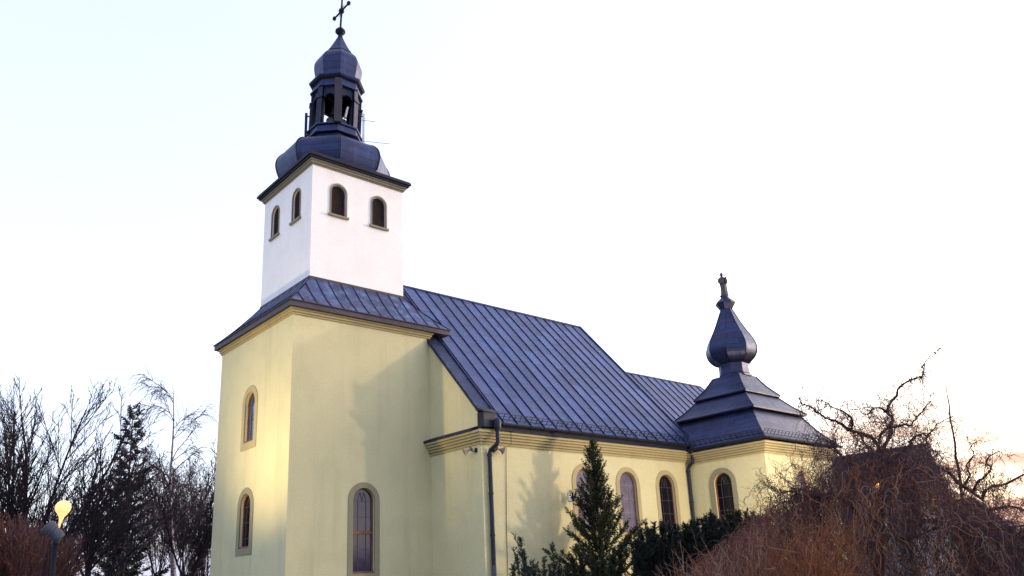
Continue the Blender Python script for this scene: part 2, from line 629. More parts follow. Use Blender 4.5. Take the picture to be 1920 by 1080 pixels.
P_front = lambda u, z, d: (-d, u, z)
P_side = lambda u, z, d: (u, -d, z)
P_nave = lambda u, z, d: (u, YN - d, z)
P_ret = lambda u, z, d: (6.5 - d, u, z)
P_chx = lambda u, z, d: (XC - d, u, z)
P_chy = lambda u, z, d: (u, YC - d, z)
P_wf = lambda u, z, d: (TX0 - d, u, z)
P_ws = lambda u, z, d: (u, TY0 - d, z)

# ---- tower lower part
h1 = church_window(P_front, 3.74, 0.75, 7.41, 10.09, 0.485, 7.70, 9.82, 'glass4', None, 'upper front window with cream surround reflecting blue sky', 'trim')
h2 = church_window(P_front, 3.73, 0.765, 3.17, 5.84, 0.50, 3.44, 5.59, 'glass2', None, 'lower front window with dark glass', 'surround')
h3 = church_window(P_side, 3.235, 0.71, 1.95, 5.74, 0.485, 2.25, 5.52, 'glass3', 3.80, 'tall side window with red brown transom')
w = MB()
wall_face(w, P_front, [(0, -0.2), (WY, -0.2), (WY, 12.5), (0, 12.5)], [h1, h2])
wall_face(w, P_side, [(0, -0.2), (WX, -0.2), (WX, 12.5), (0, 12.5)], [h3])
w.face([(0, WY, -.2), (WX, WY, -.2), (WX, WY, 12.5), (0, WY, 12.5)])
w.face([(WX, 0, 7.0), (WX, WY, 7.0), (WX, WY, 12.5), (WX, 0, 12.5)])
w.build('tower_wall', M['yellow'], church)


def frame_band(mb, x0, x1, y0, y1, z0, z1, o):
    """square band around a rectangle, standing o proud of it"""
    a = [(x0 - o, y0 - o), (x1 + o, y0 - o), (x1 + o, y1 + o), (x0 - o, y1 + o)]
    b = [(x0, y0), (x1, y0), (x1, y1), (x0, y1)]
    for i in range(4):
        j = (i + 1) % 4
        mb.face([(*a[i], z0), (*a[j], z0), (*a[j], z1), (*a[i], z1)])
        mb.face([(*a[i], z0), (*a[j], z0), (*b[j], z0), (*b[i], z0)])
        mb.face([(*a[i], z1), (*a[j], z1), (*b[j], z1), (*b[i], z1)])


c = MB()
frame_band(c, 0, WX, 0, WY, 12.22, 12.30, 0.05)
frame_band(c, 0, WX, 0, WY, 12.304, 12.40, 0.10)
frame_band(c, 0, WX, 0, WY, 12.404, 12.47, 0.16)
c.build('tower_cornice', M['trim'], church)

# ---- tower skirt roof
EX0, EX1, EY0, EY1, EZ = -0.30, 7.48, -0.30, 7.44, 12.72
TZ = 14.40


def prof(s):
    return EZ + (TZ - EZ) * (s * (0.78 + 0.22 * s))


rf = MB()
se = MB()
rings = []
for i in range(9):
    s = i / 8
    x0, x1 = EX0 + (TX0 - EX0) * s, EX1 + (TX1 - EX1) * s
    y0, y1 = EY0 + (TY0 - EY0) * s, EY1 + (TY1 - EY1) * s
    z = prof(s)
    rings.append([(x0, y0, z), (x1, y0, z), (x1, y1, z), (x0, y1, z)])
rf.rings(rings, True)


def skirt_seam(fn, n=7):
    pts = [Vector(fn(i / (n - 1))) for i in range(n)]
    se.tube([p + Vector((0, 0, 0.015)) for p in pts], 0.019, 4)


def lerp(a, b, s):
    return a + (b - a) * s


for i in range(1, 13):                                  # seams on the y faces
    x = EX0 + (EX1 - EX0) * i / 13
    if x < TX0:
        sm = (x - EX0) / (TX0 - EX0)
    elif x > TX1:
        sm = (EX1 - x) / (EX1 - TX1)
    else:
        sm = 1
    skirt_seam(lambda s: (x, lerp(EY0, TY0, s * sm), prof(s * sm)))
    skirt_seam(lambda s: (x, lerp(EY1, TY1, s * sm), prof(s * sm)))
    y = EY0 + (EY1 - EY0) * i / 13
    if y < TY0:
        sm = (y - EY0) / (TY0 - EY0)
    elif y > TY1:
        sm = (EY1 - y) / (EY1 - TY1)
    else:
        sm = 1
    skirt_seam(lambda s: (lerp(EX0, TX0, s * sm), y, prof(s * sm)))
    skirt_seam(lambda s: (lerp(EX1, TX1, s * sm), y, prof(s * sm)))
for a, b, c2, d in ((EX0, TX0, EY0, TY0), (EX1, TX1, EY0, TY0), (EX0, TX0, EY1, TY1)):
    skirt_seam(lambda s: (lerp(a, b, s), lerp(c2, d, s), prof(s)))
troof = rf.build('tower_roof', M['roof2'], church)
se.build('standing_seams', M['seam'], troof)
fa = MB()
frame_band(fa, EX0 + 0.06, EX1 - 0.06, EY0 + 0.06, EY1 - 0.06, 12.474, EZ - 0.03, 0.04)
frame_band(fa, EX0 + 0.06, EX1 - 0.06, EY0 + 0.06, EY1 - 0.06, EZ - 0.03, EZ + 0.004, 0.09)
fa.face([(EX0 + .06, EY0 + .06, 12.478), (EX1 - .06, EY0 + .06, 12.478), (EX1 - .06, EY1 - .06, 12.478), (EX0 + .06, EY1 - .06, 12.478)])
fa.build('fascia', M['fascia'], troof)
fl = MB()
frame_band(fl, TX0, TX1, TY0, TY1, 14.33, 14.47, 0.035)
fl.build('flashing', M['fascia'], troof)

# ---- belfry
hs = [louvre_window(P_ws, u, 0.425, 17.50, 19.155, 0.365, 17.60, 19.075) for u in (2.53, 4.61)]
hf = [louvre_window(P_wf, u, 0.425, 17.50, 19.155, 0.365, 17.60, 19.075) for u in (2.60, 4.74)]
w = MB()
wall_face(w, P_ws, [(TX0, 14.0), (TX1, 14.0), (TX1, 20.0), (TX0, 20.0)], hs)
wall_face(w, P_wf, [(TY0, 14.0), (TY1, 14.0), (TY1, 20.0), (TY0, 20.0)], hf)
w.face([(TX0, TY1, 14), (TX1, TY1, 14), (TX1, TY1, 20), (TX0, TY1, 20)])
w.face([(TX1, TY0, 14), (TX1, TY1, 14), (TX1, TY1, 20), (TX1, TY0, 20)])
w.build('belfry_wall', M['white'], church)
c = MB()
frame_band(c, TX0, TX1, TY0, TY1, 19.745, 19.80, 0.05)
frame_band(c, TX0, TX1, TY0, TY1, 19.804, 19.90, 0.10)
frame_band(c, TX0, TX1, TY0, TY1, 19.904, 19.97, 0.16)
c.build('belfry_cornice', M['greytrim'], church)
e = MB()
frame_band(e, TX0, TX1, TY0, TY1, 19.974, 20.06, 0.24)
frame_band(e, TX0, TX1, TY0, TY1, 20.064, 20.17, 0.31)
frame_band(e, TX0, TX1, TY0, TY1, 20.174, 20.23, 0.27)
e.face([(TX0 - .26, TY0 - .26, 20.226), (TX1 + .26, TY0 - .26, 20.226), (TX1 + .26, TY1 + .26, 20.226), (TX0 - .26, TY1 + .26, 20.226)])
e.build('belfry_eave', M['dark'], church)

LAT = Vector((0.881, -0.473, 0))


def lean(z):
    return LAT * (0.2 * min(1.0, max(0.0, (z - 23.0) / 6.0)))


def octa(r, z, cx=AXX, cy=AXY, ln=True, rot=22.5, n=8):
    o = lean(z) if ln else Vector((0, 0, 0))
    return [(cx + o.x + r * math.cos(R(rot + 360 / n * k)), cy + o.y + r * math.sin(R(rot + 360 / n * k)), z) for k in range(n)]


def octa_rings(prof_, **kw):
    return [octa(r, z, **kw) for r, z in prof_]


def smooth_profile(p, sub=4):
    out = []
    for i in range(len(p) - 1):
        a = p[max(0, i - 1)]
        b, c_ = p[i], p[i + 1]
        d = p[min(len(p) - 1, i + 2)]
        for k in range(sub):
            t = k / sub
            out.append(tuple(0.5 * (2 * b[j] + (c_[j] - a[j]) * t + (2 * a[j] - 5 * b[j] + 4 * c_[j] - d[j]) * t * t + (3 * b[j] - a[j] - 3 * c_[j] + d[j]) * t ** 3) for j in (0, 1)))
    out.append(p[-1])
    return out


d = MB()
d.rings(octa_rings(smooth_profile([(2.40, 20.22), (2.55, 20.55), (2.67, 20.92), (2.71, 21.25), (2.63, 21.55), (2.40, 21.82), (2.08, 22.0), (1.74, 22.13), (1.42, 22.23), (1.24, 22.32)]) + [(1.22, 22.62)]), True)
dome = d.build('belfry_dome', M['dome'], church)
sm = MB()
for k in range(8):
    pts = []
    for r_, z_ in smooth_profile([(2.55, 20.55), (2.67, 20.92), (2.71, 21.25), (2.63, 21.55), (2.40, 21.82), (2.08, 22.0), (1.74, 22.13), (1.42, 22.23)]):
        q = octa(r_ + 0.008, z_)[k]
        pts.append(Vector(q))
    sm = MB()
    sm.tube(pts, 0.03, 5)
    sm.build('dome_ridge', M['dome'], dome)

# ---- lantern
lb = MB()
lb.rings(octa_rings([(1.2, 22.60), (1.42, 22.66), (1.42, 22.72), (1.31, 22.74), (1.28, 23.06), (1.36, 23.10), (1.36, 23.17), (1.0, 23.18)]), True, True)
lant = lb.build('lantern', M['dome'], church)
LR = 1.16
pan = MB()
for k in range(8):
    a = R(22.5 + 45 * k)
    b = R(22.5 + 45 * (k + 1))

    def PL(u, z, dd, a=a, b=b):
        o = lean(z)
        ax_, ay_ = AXX + LR * math.cos(a), AXY + LR * math.sin(a)
        bx_, by_ = AXX + LR * math.cos(b), AXY + LR * math.sin(b)
        l = math.hypot(bx_ - ax_, by_ - ay_)
        tx, ty = (bx_ - ax_) / l, (by_ - ay_) / l
        m = (a + b) / 2
        return (ax_ + tx * u + math.cos(m) * dd + o.x, ay_ + ty * u + math.sin(m) * dd + o.y, z)
    L = 2 * LR * math.sin(R(22.5))
    op = arch(L / 2, 0.265, 23.2, 24.86, 10)
    wall_face(pan, PL, [(0, 23.15), (L, 23.15), (L, 25.8), (0, 25.8)], [op], 0.14)
    PI_ = lambda u, z, dd: PL(u, z, dd - 0.14)
    L0, L1 = 0.058, L - 0.058
    polys = [[Vector((x, y, 0)) for x, y in ((L0, 23.15), (L1, 23.15), (L1, 25.8), (L0, 25.8))], [Vector((x, y, 0)) for x, y in op]]
    fl_ = [q for p in polys for q in p]
    for t in tessellate_polygon(polys):
        pan.face([PI_(fl_[i].x, fl_[i].y, 0) for i in t])
    # arch moulding
    ring_strip(pan, PL, arch(L / 2, 0.265, 23.2, 24.86, 10), arch(L / 2, 0.325, 23.19, 24.92, 10), -0.01, 0.03)
pan.face(octa(LR - 0.05, 25.78))
pan.build('arcade', M['dome'], lant)
for k in range(8):
    a = R(22.5 + 45 * k)
    p = MB()
    n_ = Vector((math.cos(a), math.sin(a), 0))
    t_ = Vector((-math.sin(a), math.cos(a), 0))
    for z0, z1, wd, dp in ((23.17, 24.6, 0.15, 0.10), (24.604, 24.70, 0.19, 0.14), (24.704, 25.27, 0.14, 0.07)):
        r0 = LR - 0.06
        lo, hi = Vector((AXX, AXY, z0)) + lean(z0), Vector((AXX, AXY, z1)) + lean(z1)
        q = lambda c_, rr, s: c_ + n_ * rr + t_ * s
        p.hexa([q(lo, r0, -wd), q(lo, LR + dp, -wd), q(lo, LR + dp, wd), q(lo, r0, wd), q(hi, r0, -wd), q(hi, LR + dp, -wd), q(hi, LR + dp, wd), q(hi, r0, wd)])
    p.build('pillar', M['dome'], lant)
lg = MB()
lg.rings(octa_rings([(1.16, 25.22), (1.30, 25.27), (1.31, 25.33), (1.18, 25.37), (1.17, 25.70), (1.32, 25.76), (1.39, 25.84), (1.39, 25.90), (1.14, 26.0)]), True)
lg.build('frieze', M['dome'], lant)
ld = MB()
ld.rings(octa_rings(smooth_profile([(1.10, 25.96), (1.10, 26.22), (1.15, 26.5), (1.19, 26.8), (1.18, 27.05), (1.08, 27.3), (0.92, 27.5), (0.74, 27.68)])), True)
ld.rings(octa_rings([(0.66, 27.66), (0.76, 27.69), (0.75, 27.74)] + smooth_profile([(0.72, 27.75), (0.46, 28.2), (0.26, 28.6), (0.12, 28.9), (0.08, 29.02)])), True)
ld.build('lantern_dome', M['dome'], church)
# bells and beam inside the lantern
bell = MB()
bell.tube([Vector((AXX + 0.04 + 0.6 * math.cos(R(202.5 + 180 * q)), AXY + 0.6 * math.sin(R(202.5 + 180 * q)), 25.0)) for q in (0, 1)], 0.06, 6)
bc = Vector((AXX + .05, AXY - .02, 0))
prf = [(0.02, 24.95), (0.16, 24.93), (0.19, 24.8), (0.21, 24.5), (0.27, 24.32), (0.34, 24.2), (0.33, 24.19), (0.1, 24.5)]
bell.rings([[(bc.x + r_ * math.cos(2 * math.pi * k / 20), bc.y + r_ * math.sin(2 * math.pi * k / 20), z_) for k in range(20)] for r_, z_ in prf])
tag(bell.build('bell', M['bronze']), 'dark bell hanging inside the arcaded lantern of the tower', 'bell')

# cross
top = Vector((AXX, AXY, 0)) + lean(30)
cr = MB()
sway = LAT * 0.07
cr.tube([top + Vector((0, 0, 29.3)), top + sway * .6 + Vector((0, 0, 30.4)), top + sway + Vector((0, 0, 31.38))], [0.055, 0.05, 0.045], 8)
cc = top + sway * .6 + Vector((0, 0, 30.49))
cr.tube([cc + Vector((0, -0.72, 0)), cc + Vector((0, 0.72, 0))], 0.045, 8)
cross = cr.build('cross', M['dark'], church)


def ball(mb, c_, r_, n=12, sz=1.0):
    mb.rings([[(c_.x + r_ * math.sin(math.pi * i / 8 + .001) * math.cos(2 * math.pi * k / n), c_.y + r_ * math.sin(math.pi * i / 8 + .001) * math.sin(2 * math.pi * k / n), c_.z - sz * r_ * math.cos(math.pi * i / 8)) for k in range(n)] for i in range(9)])


kn = MB()
for q in (Vector((0, -0.74, 0)), Vector((0, 0.74, 0)), Vector((0, 0, 0.92)) + sway * .4):
    ball(kn, cc + q, 0.105, 10)
    for e_ in (Vector((0, 0, 0.11)), Vector((0, 0, -0.11)), Vector((0, .11, 0)), Vector((0, -.11, 0))):
        ball(kn, cc + q + e_ * 0.8, 0.055, 8)
kn.build('finial', M['dark'], cross)
ry = MB()
ball(ry, cc, 0.15, 12)
for k in range(12):
    a = 2 * math.pi * (k + 0.5) / 12
    l = 0.42 if k % 3 else 0.34
    ry.tube([cc, cc + Vector((0, math.cos(a) * l, math.sin(a) * l))], [0.03, 0.004], 5)
ry.build('sunburst', M['dark'], cross)
ob_ = MB()
ball(ob_, top + Vector((0, 0, 29.22)), 0.235, 16, 0.95)
ob_.tube([top + Vector((0, 0, 29.17)), top + Vector((0, 0, 29.27))], 0.255, 16)
ob_.tube([top + Vector((0, 0, 28.88)), top + Vector((0, 0, 29.05))], [0.13, 0.1], 10)
ob_.build('orb', M['dark'], cross)

# ---- nave
GY1 = 2 * AXY - YN


def roofz(y):
    return EAVE_Z + SL * (min(y, 2 * AXY - y) - EAVE_Y)


hn = []
for u, gm, lb_ in ((12.27, 'glass', None), (15.07, 'glass', None), (17.87, 'glass2', 'nave window with dark glass')):
    hn.append(church_window(P_nave, u, 0.82, 3.36, 6.525, 0.585, 3.56, 6.31, gm, None, lb_, 'trim'))
w = MB()
wall_face(w, P_nave, [(6.5, -.2), (19.93, -.2), (19.93, 7.8), (6.5, 7.8)], hn)
for xx, ylo, yhi in ((6.5, YN, 0.0), (6.5, WY, GY1)):
    w.face([(xx, ylo, -.2), (xx, yhi, -.2), (xx, yhi, roofz(yhi) + .02), (xx, ylo, roofz(ylo) + .02)])
w.face([(6.502, 0, 7.5), (6.502, WY, 7.5), (6.502, WY, roofz(WY)), (6.502, AXY, RIDGE_Z), (6.502, 0, roofz(0))])
w.face([(19.93, YN, -.2), (19.93, GY1, -.2), (19.93, GY1, roofz(GY1)), (19.93, AXY, RIDGE_Z), (19.93, YN, roofz(YN))])
w.face([(6.5, GY1, -.2), (19.93, GY1, -.2), (19.93, GY1, 7.8), (6.5, GY1, 7.8)])
w.build('nave_wall', M['yellow'], church)


def cornice_run(mb, path, z0, steps=5, total=0.53, proj=0.33):
    """stepped cornice along a polyline of (x,y) with outward normals to the right of travel"""
    n = len(path)
    nor = []
    for i in range(n - 1):
        dx, dy = path[i + 1][0] - path[i][0], path[i + 1][1] - path[i][1]
        l = math.hypot(dx, dy)
        nor.append((dy / l, -dx / l))

    def off(i, o):
        if i == 0:
            nx, ny = nor[0]
        elif i == n - 1:
            nx, ny = nor[-1]
        else:
            a, b = nor[i - 1], nor[i]
            k = 1 + a[0] * b[0] + a[1] * b[1]
            nx, ny = (a[0] + b[0]) / k, (a[1] + b[1]) / k
        return path[i][0] + nx * o, path[i][1] + ny * o
    for s in range(steps):
        o = proj * (s + 1) / steps
        za, zb = z0 + total * s / steps, z0 + total * (s + 1) / steps
        zm = zb - 0.028
        for i in range(n - 1):
            A, B = off(i, o), off(i + 1, o)
            A0, B0 = off(i, o - 0.09), off(i + 1, o - 0.09)
            A1, B1 = off(i, o - 0.03), off(i + 1, o - 0.03)
            mb.face([(*A, za), (*B, za), (*B, zm), (*A, zm)])
            mb.face([(*A, za), (*B, za), (*B0, za), (*A0, za)])
            mb.face([(*A, zm), (*B, zm), (*B1, zm), (*A1, zm)])
            mb.face([(*A1, zm), (*B1, zm), (*B1, zb), (*A1, zb)])
        for i in (0, n - 1):
            A, A0 = off(i, o), off(i, -0.02)
            mb.face([(*A, za), (*A0, za), (*A0, zm), (*A, zm)])
    A = [off(i, proj - .03) for i in range(n)]
    B = [off(i, -0.02) for i in range(n)]
    for i in range(n - 1):
        mb.face([(*A[i], z0 + total), (*A[i + 1], z0 + total), (*B[i + 1], z0 + total), (*B[i], z0 + total)])


c = MB()
cornice_run(c, [(6.5, 0.0), (6.5, YN), (XC, YN)], 6.98)
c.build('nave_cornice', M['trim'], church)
cap = MB()
cap.hexa([(6.12, 0.02, 7.512), (6.12, -3.3, 7.512), (6.52, -3.3, 7.512), (6.52, 0.02, 7.512), (6.12, 0.02, 7.60), (6.12, -3.3, 7.60), (6.52, -3.3, 7.74), (6.52, 0.02, 7.74)])
cap.build('cornice_flashing', M['roof'], church)

# nave roof
rf = MB()
X0R = 7.05


se = MB()


def slope_panel(mb, x0, x1, y0, z0, y1, z1, th=0.05, seams=(), r=0.03):
    L = math.hypot(y1 - y0, z1 - z0)
    mb.face([(x0, y0, z0), (x1, y0, z0), (x1, y1, z1), (x0, y1, z1)], [(x0, 0), (x1, 0), (x1, L), (x0, L)])
    mb.face([(x0, y0, z0 - th), (x1, y0, z0 - th), (x1, y0, z0), (x0, y0, z0)])
    mb.face([(x1, y0, z0 - th), (x1, y1, z1 - th), (x1, y1, z1), (x1, y0, z0)])
    mb.face([(x0, y0, z0 - th), (x0, y1, z1 - th), (x0, y1, z1), (x0, y0, z0)])
    ny, nz = -(z1 - z0) / L, (y1 - y0) / L
    if nz < 0:
        ny, nz = -ny, -nz
    for x in seams:
        a, b = Vector((x, y0 + ny * .02, z0 + nz * .02)), Vector((x, y1 + ny * .02, z1 + nz * .02))
        se.bar(a, b, 0.02, 0.04, (0, ny, nz))


XEND = XE + 0.12
seams = [X0R + 0.35 + 0.742 * i for i in range(17)]
for sg in (1, -1):
    yy = EAVE_Y if sg > 0 else 2 * AXY - EAVE_Y
    slope_panel(rf, X0R, XEND, yy, EAVE_Z, AXY, RIDGE_Z, 0.06, seams)
rf.tube([Vector((X0R, AXY, RIDGE_Z + .01)), Vector((XEND, AXY, RIDGE_Z + .01))], 0.07, 6)
for yy in (EAVE_Y, 2 * AXY - EAVE_Y):
    rf.bar(Vector((XEND - .04, yy, EAVE_Z + .03)), Vector((XEND - .04, AXY, RIDGE_Z + .03)), 0.1, 0.09)
nroof = rf.build('nave_roof', M['roof'], church)
se.build('standing_seams', M['seam'], nroof)
cp = MB()
for sg in (1, -1):
    yy = YN - 0.02 if sg > 0 else GY1 + 0.02
    za = roofz(YN) + 0.02
    cp.hexa([(6.40, yy, za - .10), (7.12, yy, za - .10), (7.12, AXY, RIDGE_Z - .08), (6.40, AXY, RIDGE_Z - .08), (6.40, yy, za + .09), (7.12, yy, za + .13), (7.12, AXY, RIDGE_Z + .15), (6.40, AXY, RIDGE_Z + .11)])
cp.bar((7.10, YN - .02, roofz(YN) + .19), (7.10, AXY, RIDGE_Z + .2), 0.05, 0.06)
cp.build('gable_coping', M['roof'], church)
cb = MB()
cb.box(6.40, 7.05, YN - 0.36, YN + 0.05, 7.62, 8.22)
cb.hexa([(6.34, YN - .42, 8.22), (7.12, YN - .42, 8.22), (7.12, YN + .1, 8.36), (6.34, YN + .1, 8.36), (6.34, YN - .42, 8.27), (7.12, YN - .42, 8.27), (7.12, YN + .1, 8.48), (6.34, YN + .1, 8.48)])
cb.build('coping_end', M['pipe'], church)


def gutter(mb, a, b, r=0.095):
    """half-round gutter from a to b"""
    a, b = Vector(a), Vector(b)
    d = (b - a).normalized()
    s = d.cross(Vector((0, 0, 1))).normalized()
    n = 8
    prev = None
    for k in range(n + 1):
        t = math.pi * k / n
        o = s * (math.cos(t) * r) - Vector((0, 0, math.sin(t) * r))
        oi = s * (math.cos(t) * (r - .012)) - Vector((0, 0, math.sin(t) * (r - .012)))
        if prev:
            mb.face([a + prev[0], b + prev[0], b + o, a + o])
            mb.face([a + prev[1], b + prev[1], b + oi, a + oi])
        prev = (o, oi)
    for q in (a, b):
        mb.face([q + s * (math.cos(math.pi * k / n) * r) - Vector((0, 0, math.sin(math.pi * k / n) * r)) for k in range(n + 1)])
    mb.tube([a + s * r, b + s * r], 0.014, 5)
    mb.tube([a - s * r, b - s * r], 0.014, 5)
    L = (b - a).length
    k = 0.3
    while k < L:
        p = a + d * k
        mb.tube([p + s * (math.cos(math.pi * j / 8) * (r + .008)) - Vector((0, 0, math.sin(math.pi * j / 8) * (r + .008))) for j in range(9)], 0.012, 4)
        k += 0.75


def snow_guard(mb, a, b, up, h=0.24, step=0.30):
    """rail grid standing along an eave"""
    a, b, up = Vector(a), Vector(b), Vector(up).normalized()
    d = (b - a)
    L = d.length
    d.normalize()
    for q in (0.03, 0.55, 1.0):
        mb.bar(a + up * h * q, b + up * h * q, 0.022, 0.022)
    k = 0.0
    while k <= L:
        mb.bar(a + d * k, a + d * k + up * h, 0.022, 0.022, d)
        k += step


gt = MB()
gutter(gt, (6.95, EAVE_Y - 0.06, EAVE_Z - 0.05), (XC + 0.05, EAVE_Y - 0.06, EAVE_Z - 0.05), 0.10)
gt.box(6.95, XC, EAVE_Y + .02, EAVE_Y + .06, 7.515, EAVE_Z - .065)
gt.build('gutter', M['dark'], nroof)
sg_ = MB()
snow_guard(sg_, (7.2, EAVE_Y + 0.16, EAVE_Z + 0.17), (XC - .1, EAVE_Y + 0.16, EAVE_Z + 0.17), (0, -0.55, 0.83))
sg_.build('snow_guard', M['dark'], nroof)


def downpipe(x, y, nx, ny, wallx, wally, ztop):
    """rainwater head at (x,y,ztop) bending back to the wall and running down"""
    p = MB()
    n_ = Vector((nx, ny, 0))
    w_ = Vector((wallx, wally, 0)) + n_ * 0.13
    t_ = Vector((x, y, 0))
    pts = [t_ + Vector((0, 0, ztop - .25)), t_ + Vector((0, 0, 7.05)), t_ * .9 + w_ * .1 + Vector((0, 0, 6.95)), t_ * .1 + w_ * .9 + Vector((0, 0, 6.72)), w_ + Vector((0, 0, 6.6)), w_ + Vector((0, 0, 2.3))]
    p.tube(pts, 0.085, 12)
    for z in (6.5, 5.0, 3.4):
        p.tube([w_ + Vector((0, 0, z)), w_ + Vector((0, 0, z + .06))], 0.105, 12)
        p.bar(w_ + Vector((0, 0, z + .03)), w_ - n_ * .14 + Vector((0, 0, z + .03)), 0.03)
    d_ = p.build('downpipe', M['pipe'], church)
    q = MB()
    q.tube([w_ + Vector((0, 0, 2.32)), w_ + Vector((0, 0, 0.0))], 0.093, 12)
    q.build('standpipe', M['grey'], d_)
    hd = MB()
    hd.tube([t_ + Vector((0, 0, ztop - .36)), t_ + Vector((0, 0, ztop - .2)), t_ + Vector((0, 0, ztop + .02)), t_ + Vector((0, 0, ztop + .12)), t_ + Vector((0, 0, ztop + .17))], [0.10, 0.155, 0.16, 0.13, 0.05], 12)
    hd.build('rainwater_head', M['pipe'], d_)


downpipe(6.98, EAVE_Y - 0.08, 0, -1, 6.815, YN, 7.80)
downpipe(XC - 0.22, EAVE_Y - 0.10, 0, -1, XC - 0.17, YN, 7.62)
# conductor cable on nave wall
cv = MB()
cv.tube([Vector((7.79, YN - 0.36, 7.5)), Vector((7.78, YN - 0.35, 7.0)), Vector((7.76, YN - 0.05, 6.93)), Vector((7.68, YN - 0.035, 5.2)), Vector((7.60, YN - 0.035, 3.5)), Vector((7.55, YN - 0.035, 0))], 0.012, 5)
cv.build('lightning_conductor', M['post'], church)

# ---- chancel
CH_E, CH_R = -1.78, 13.783
w = MB()
for yy in (-1.42, 2 * AXY + 1.42):
    w.face([(19.9, yy, -.2), (33, yy, -.2), (33, yy, 7.75), (19.9, yy, 7.75)])
w.face([(33, -1.42, -.2), (33, 8.56, -.2), (33, 8.56, 7.75), (33, -1.42, 7.75)])
w.build('chancel_wall', M['yellow'], church)
rf = MB()
se = MB()
XH = 31.4
for yy in (CH_E, 2 * AXY - CH_E):
    L = math.hypot(AXY - CH_E, CH_R - EAVE_Z)
    rf.face([(19.96, yy, EAVE_Z), (33.4, yy, EAVE_Z), (XH, AXY, CH_R), (19.96, AXY, CH_R)], [(19.96, 0), (33.4, 0), (XH, L), (19.96, L)])
    n_ = Vector((0, -(CH_R - EAVE_Z), abs(AXY - yy))).normalized()
    if yy > AXY:
        n_.y = -n_.y
    x = 20.5
    while x < XH - .2:
        se.bar(Vector((x, yy, EAVE_Z)) + n_ * .02, Vector((x, AXY, CH_R)) + n_ * .02, 0.02, 0.04, n_)
        x += 0.742
    rf.bar(Vector((33.4, yy, EAVE_Z)), Vector((XH, AXY, CH_R)), 0.07)
rf.face([(33.4, CH_E, EAVE_Z), (33.4, 2 * AXY - CH_E, EAVE_Z), (XH, AXY, CH_R)])
rf.tube([Vector((19.96, AXY, CH_R + .01)), Vector((XH, AXY, CH_R + .01))], 0.06, 6)
se.build('standing_seams', M['seam'], rf.build('chancel_roof', M['roof'], church))

# ---- chapel
QX, QY = 22.793, -4.737
hx = church_window(P_chx, -5.37, 0.765, 3.1, 6.48, 0.51, 3.35, 6.25, 'glass2', None, 'chapel window with dark glass facing the front')
hy = church_window(P_chy, 22.72, 0.72, 3.1, 6.40, 0.49, 3.35, 6.18, 'glass', None, 'chapel window with pale glass beside the willow', 'trim')
w = MB()
wall_face(w, P_chx, [(YC, -.2), (YN + .02, -.2), (YN + .02, 7.5), (YC, 7.5)], [hx])
wall_face(w, P_chy, [(XC, -.2), (KX, -.2), (KX, 7.5), (XC, 7.5)], [hy])
w.face([(KX, YC, -.2), (KX, -1.4, -.2), (KX, -1.4, 7.5), (KX, YC, 7.5)])
w.face([(19.94, -1.66, -.2), (KX, -1.66, -.2), (KX, -1.66, 7.5), (19.94, -1.66, 7.5)])
w.build('chapel_wall', M['yellow'], church)
c = MB()
cornice_run(c, [(XC, YN), (XC, YC), (KX, YC), (KX, -1.7)], 6.86)
c.build('chapel_cornice', M['trim'], church)


def sq(h, z):
    return [(QX - h, QY - h, z), (QX + h, QY - h, z), (QX + h, QY + h, z), (QX - h, QY + h, z)]


rf = MB()
p1 = smooth_profile([(3.43, 7.58), (3.02, 8.03), (2.62, 8.55), (2.20, 9.24)])
rf.rings([sq(*q) for q in [(3.3, 7.5), (3.43, 7.5)]])
rf.rings([sq(*q) for q in [(3.43, 7.5)] + p1], True)
rf.rings([sq(*q) for q in [(2.05, 9.22), (2.45, 9.21), (2.46, 9.28)]])
rf.rings([sq(*q) for q in smooth_profile([(2.46, 9.28), (1.95, 9.74), (1.42, 10.34)])], True)
rf.rings([sq(*q) for q in [(1.30, 10.30), (1.59, 10.28), (1.60, 10.35)]])
rf.rings([sq(*q) for q in smooth_profile([(1.60, 10.35), (1.15, 10.88), (0.78, 11.5)])], True, True)
for prf_ in (p1, smooth_profile([(2.46, 9.28), (1.95, 9.74), (1.42, 10.34)]), smooth_profile([(1.60, 10.35), (1.15, 10.88), (0.80, 11.45)])):
    for sx, sy in ((-1, -1), (1, -1), (-1, 1)):
        rf.tube([Vector((QX + sx * h, QY + sy * h, z + .01)) for h, z in prf_], 0.035, 5)
croof = rf.build('chapel_roof', M['dome'], church)
gt = MB()
gutter(gt, (QX - 3.47, -3.75, 7.55), (QX - 3.47, QY - 3.50, 7.55), 0.10)
gutter(gt, (QX - 3.50, QY - 3.47, 7.55), (QX + 3.50, QY - 3.47, 7.55), 0.10)
gt.build('gutter', M['dark'], croof)
sg_ = MB()
snow_guard(sg_, (QX - 3.28, -3.9, 7.74), (QX - 3.28, QY - 3.28, 7.74), (-0.6, 0, 0.8))
snow_guard(sg_, (QX - 3.28, QY - 3.28, 7.74), (QX + 3.28, QY - 3.28, 7.74), (0, -0.6, 0.8))
sg_.build('snow_guard', M['dark'], croof)
od = MB()
kw = dict(cx=QX + .03, cy=QY - .02, ln=False)
od.rings(octa_rings([(0.80, 11.40), (0.90, 11.46), (0.90, 11.54), (0.82, 11.60), (0.80, 11.64), (0.78, 11.9), (0.79, 12.16)], **kw), True)
od.rings(octa_rings(smooth_profile([(0.80, 12.17), (1.02, 12.30), (1.24, 12.56), (1.345, 12.9), (1.30, 13.22), (1.14, 13.6), (0.90, 14.02), (0.68, 14.45), (0.48, 14.9), (0.315, 15.27)]), **kw), True)
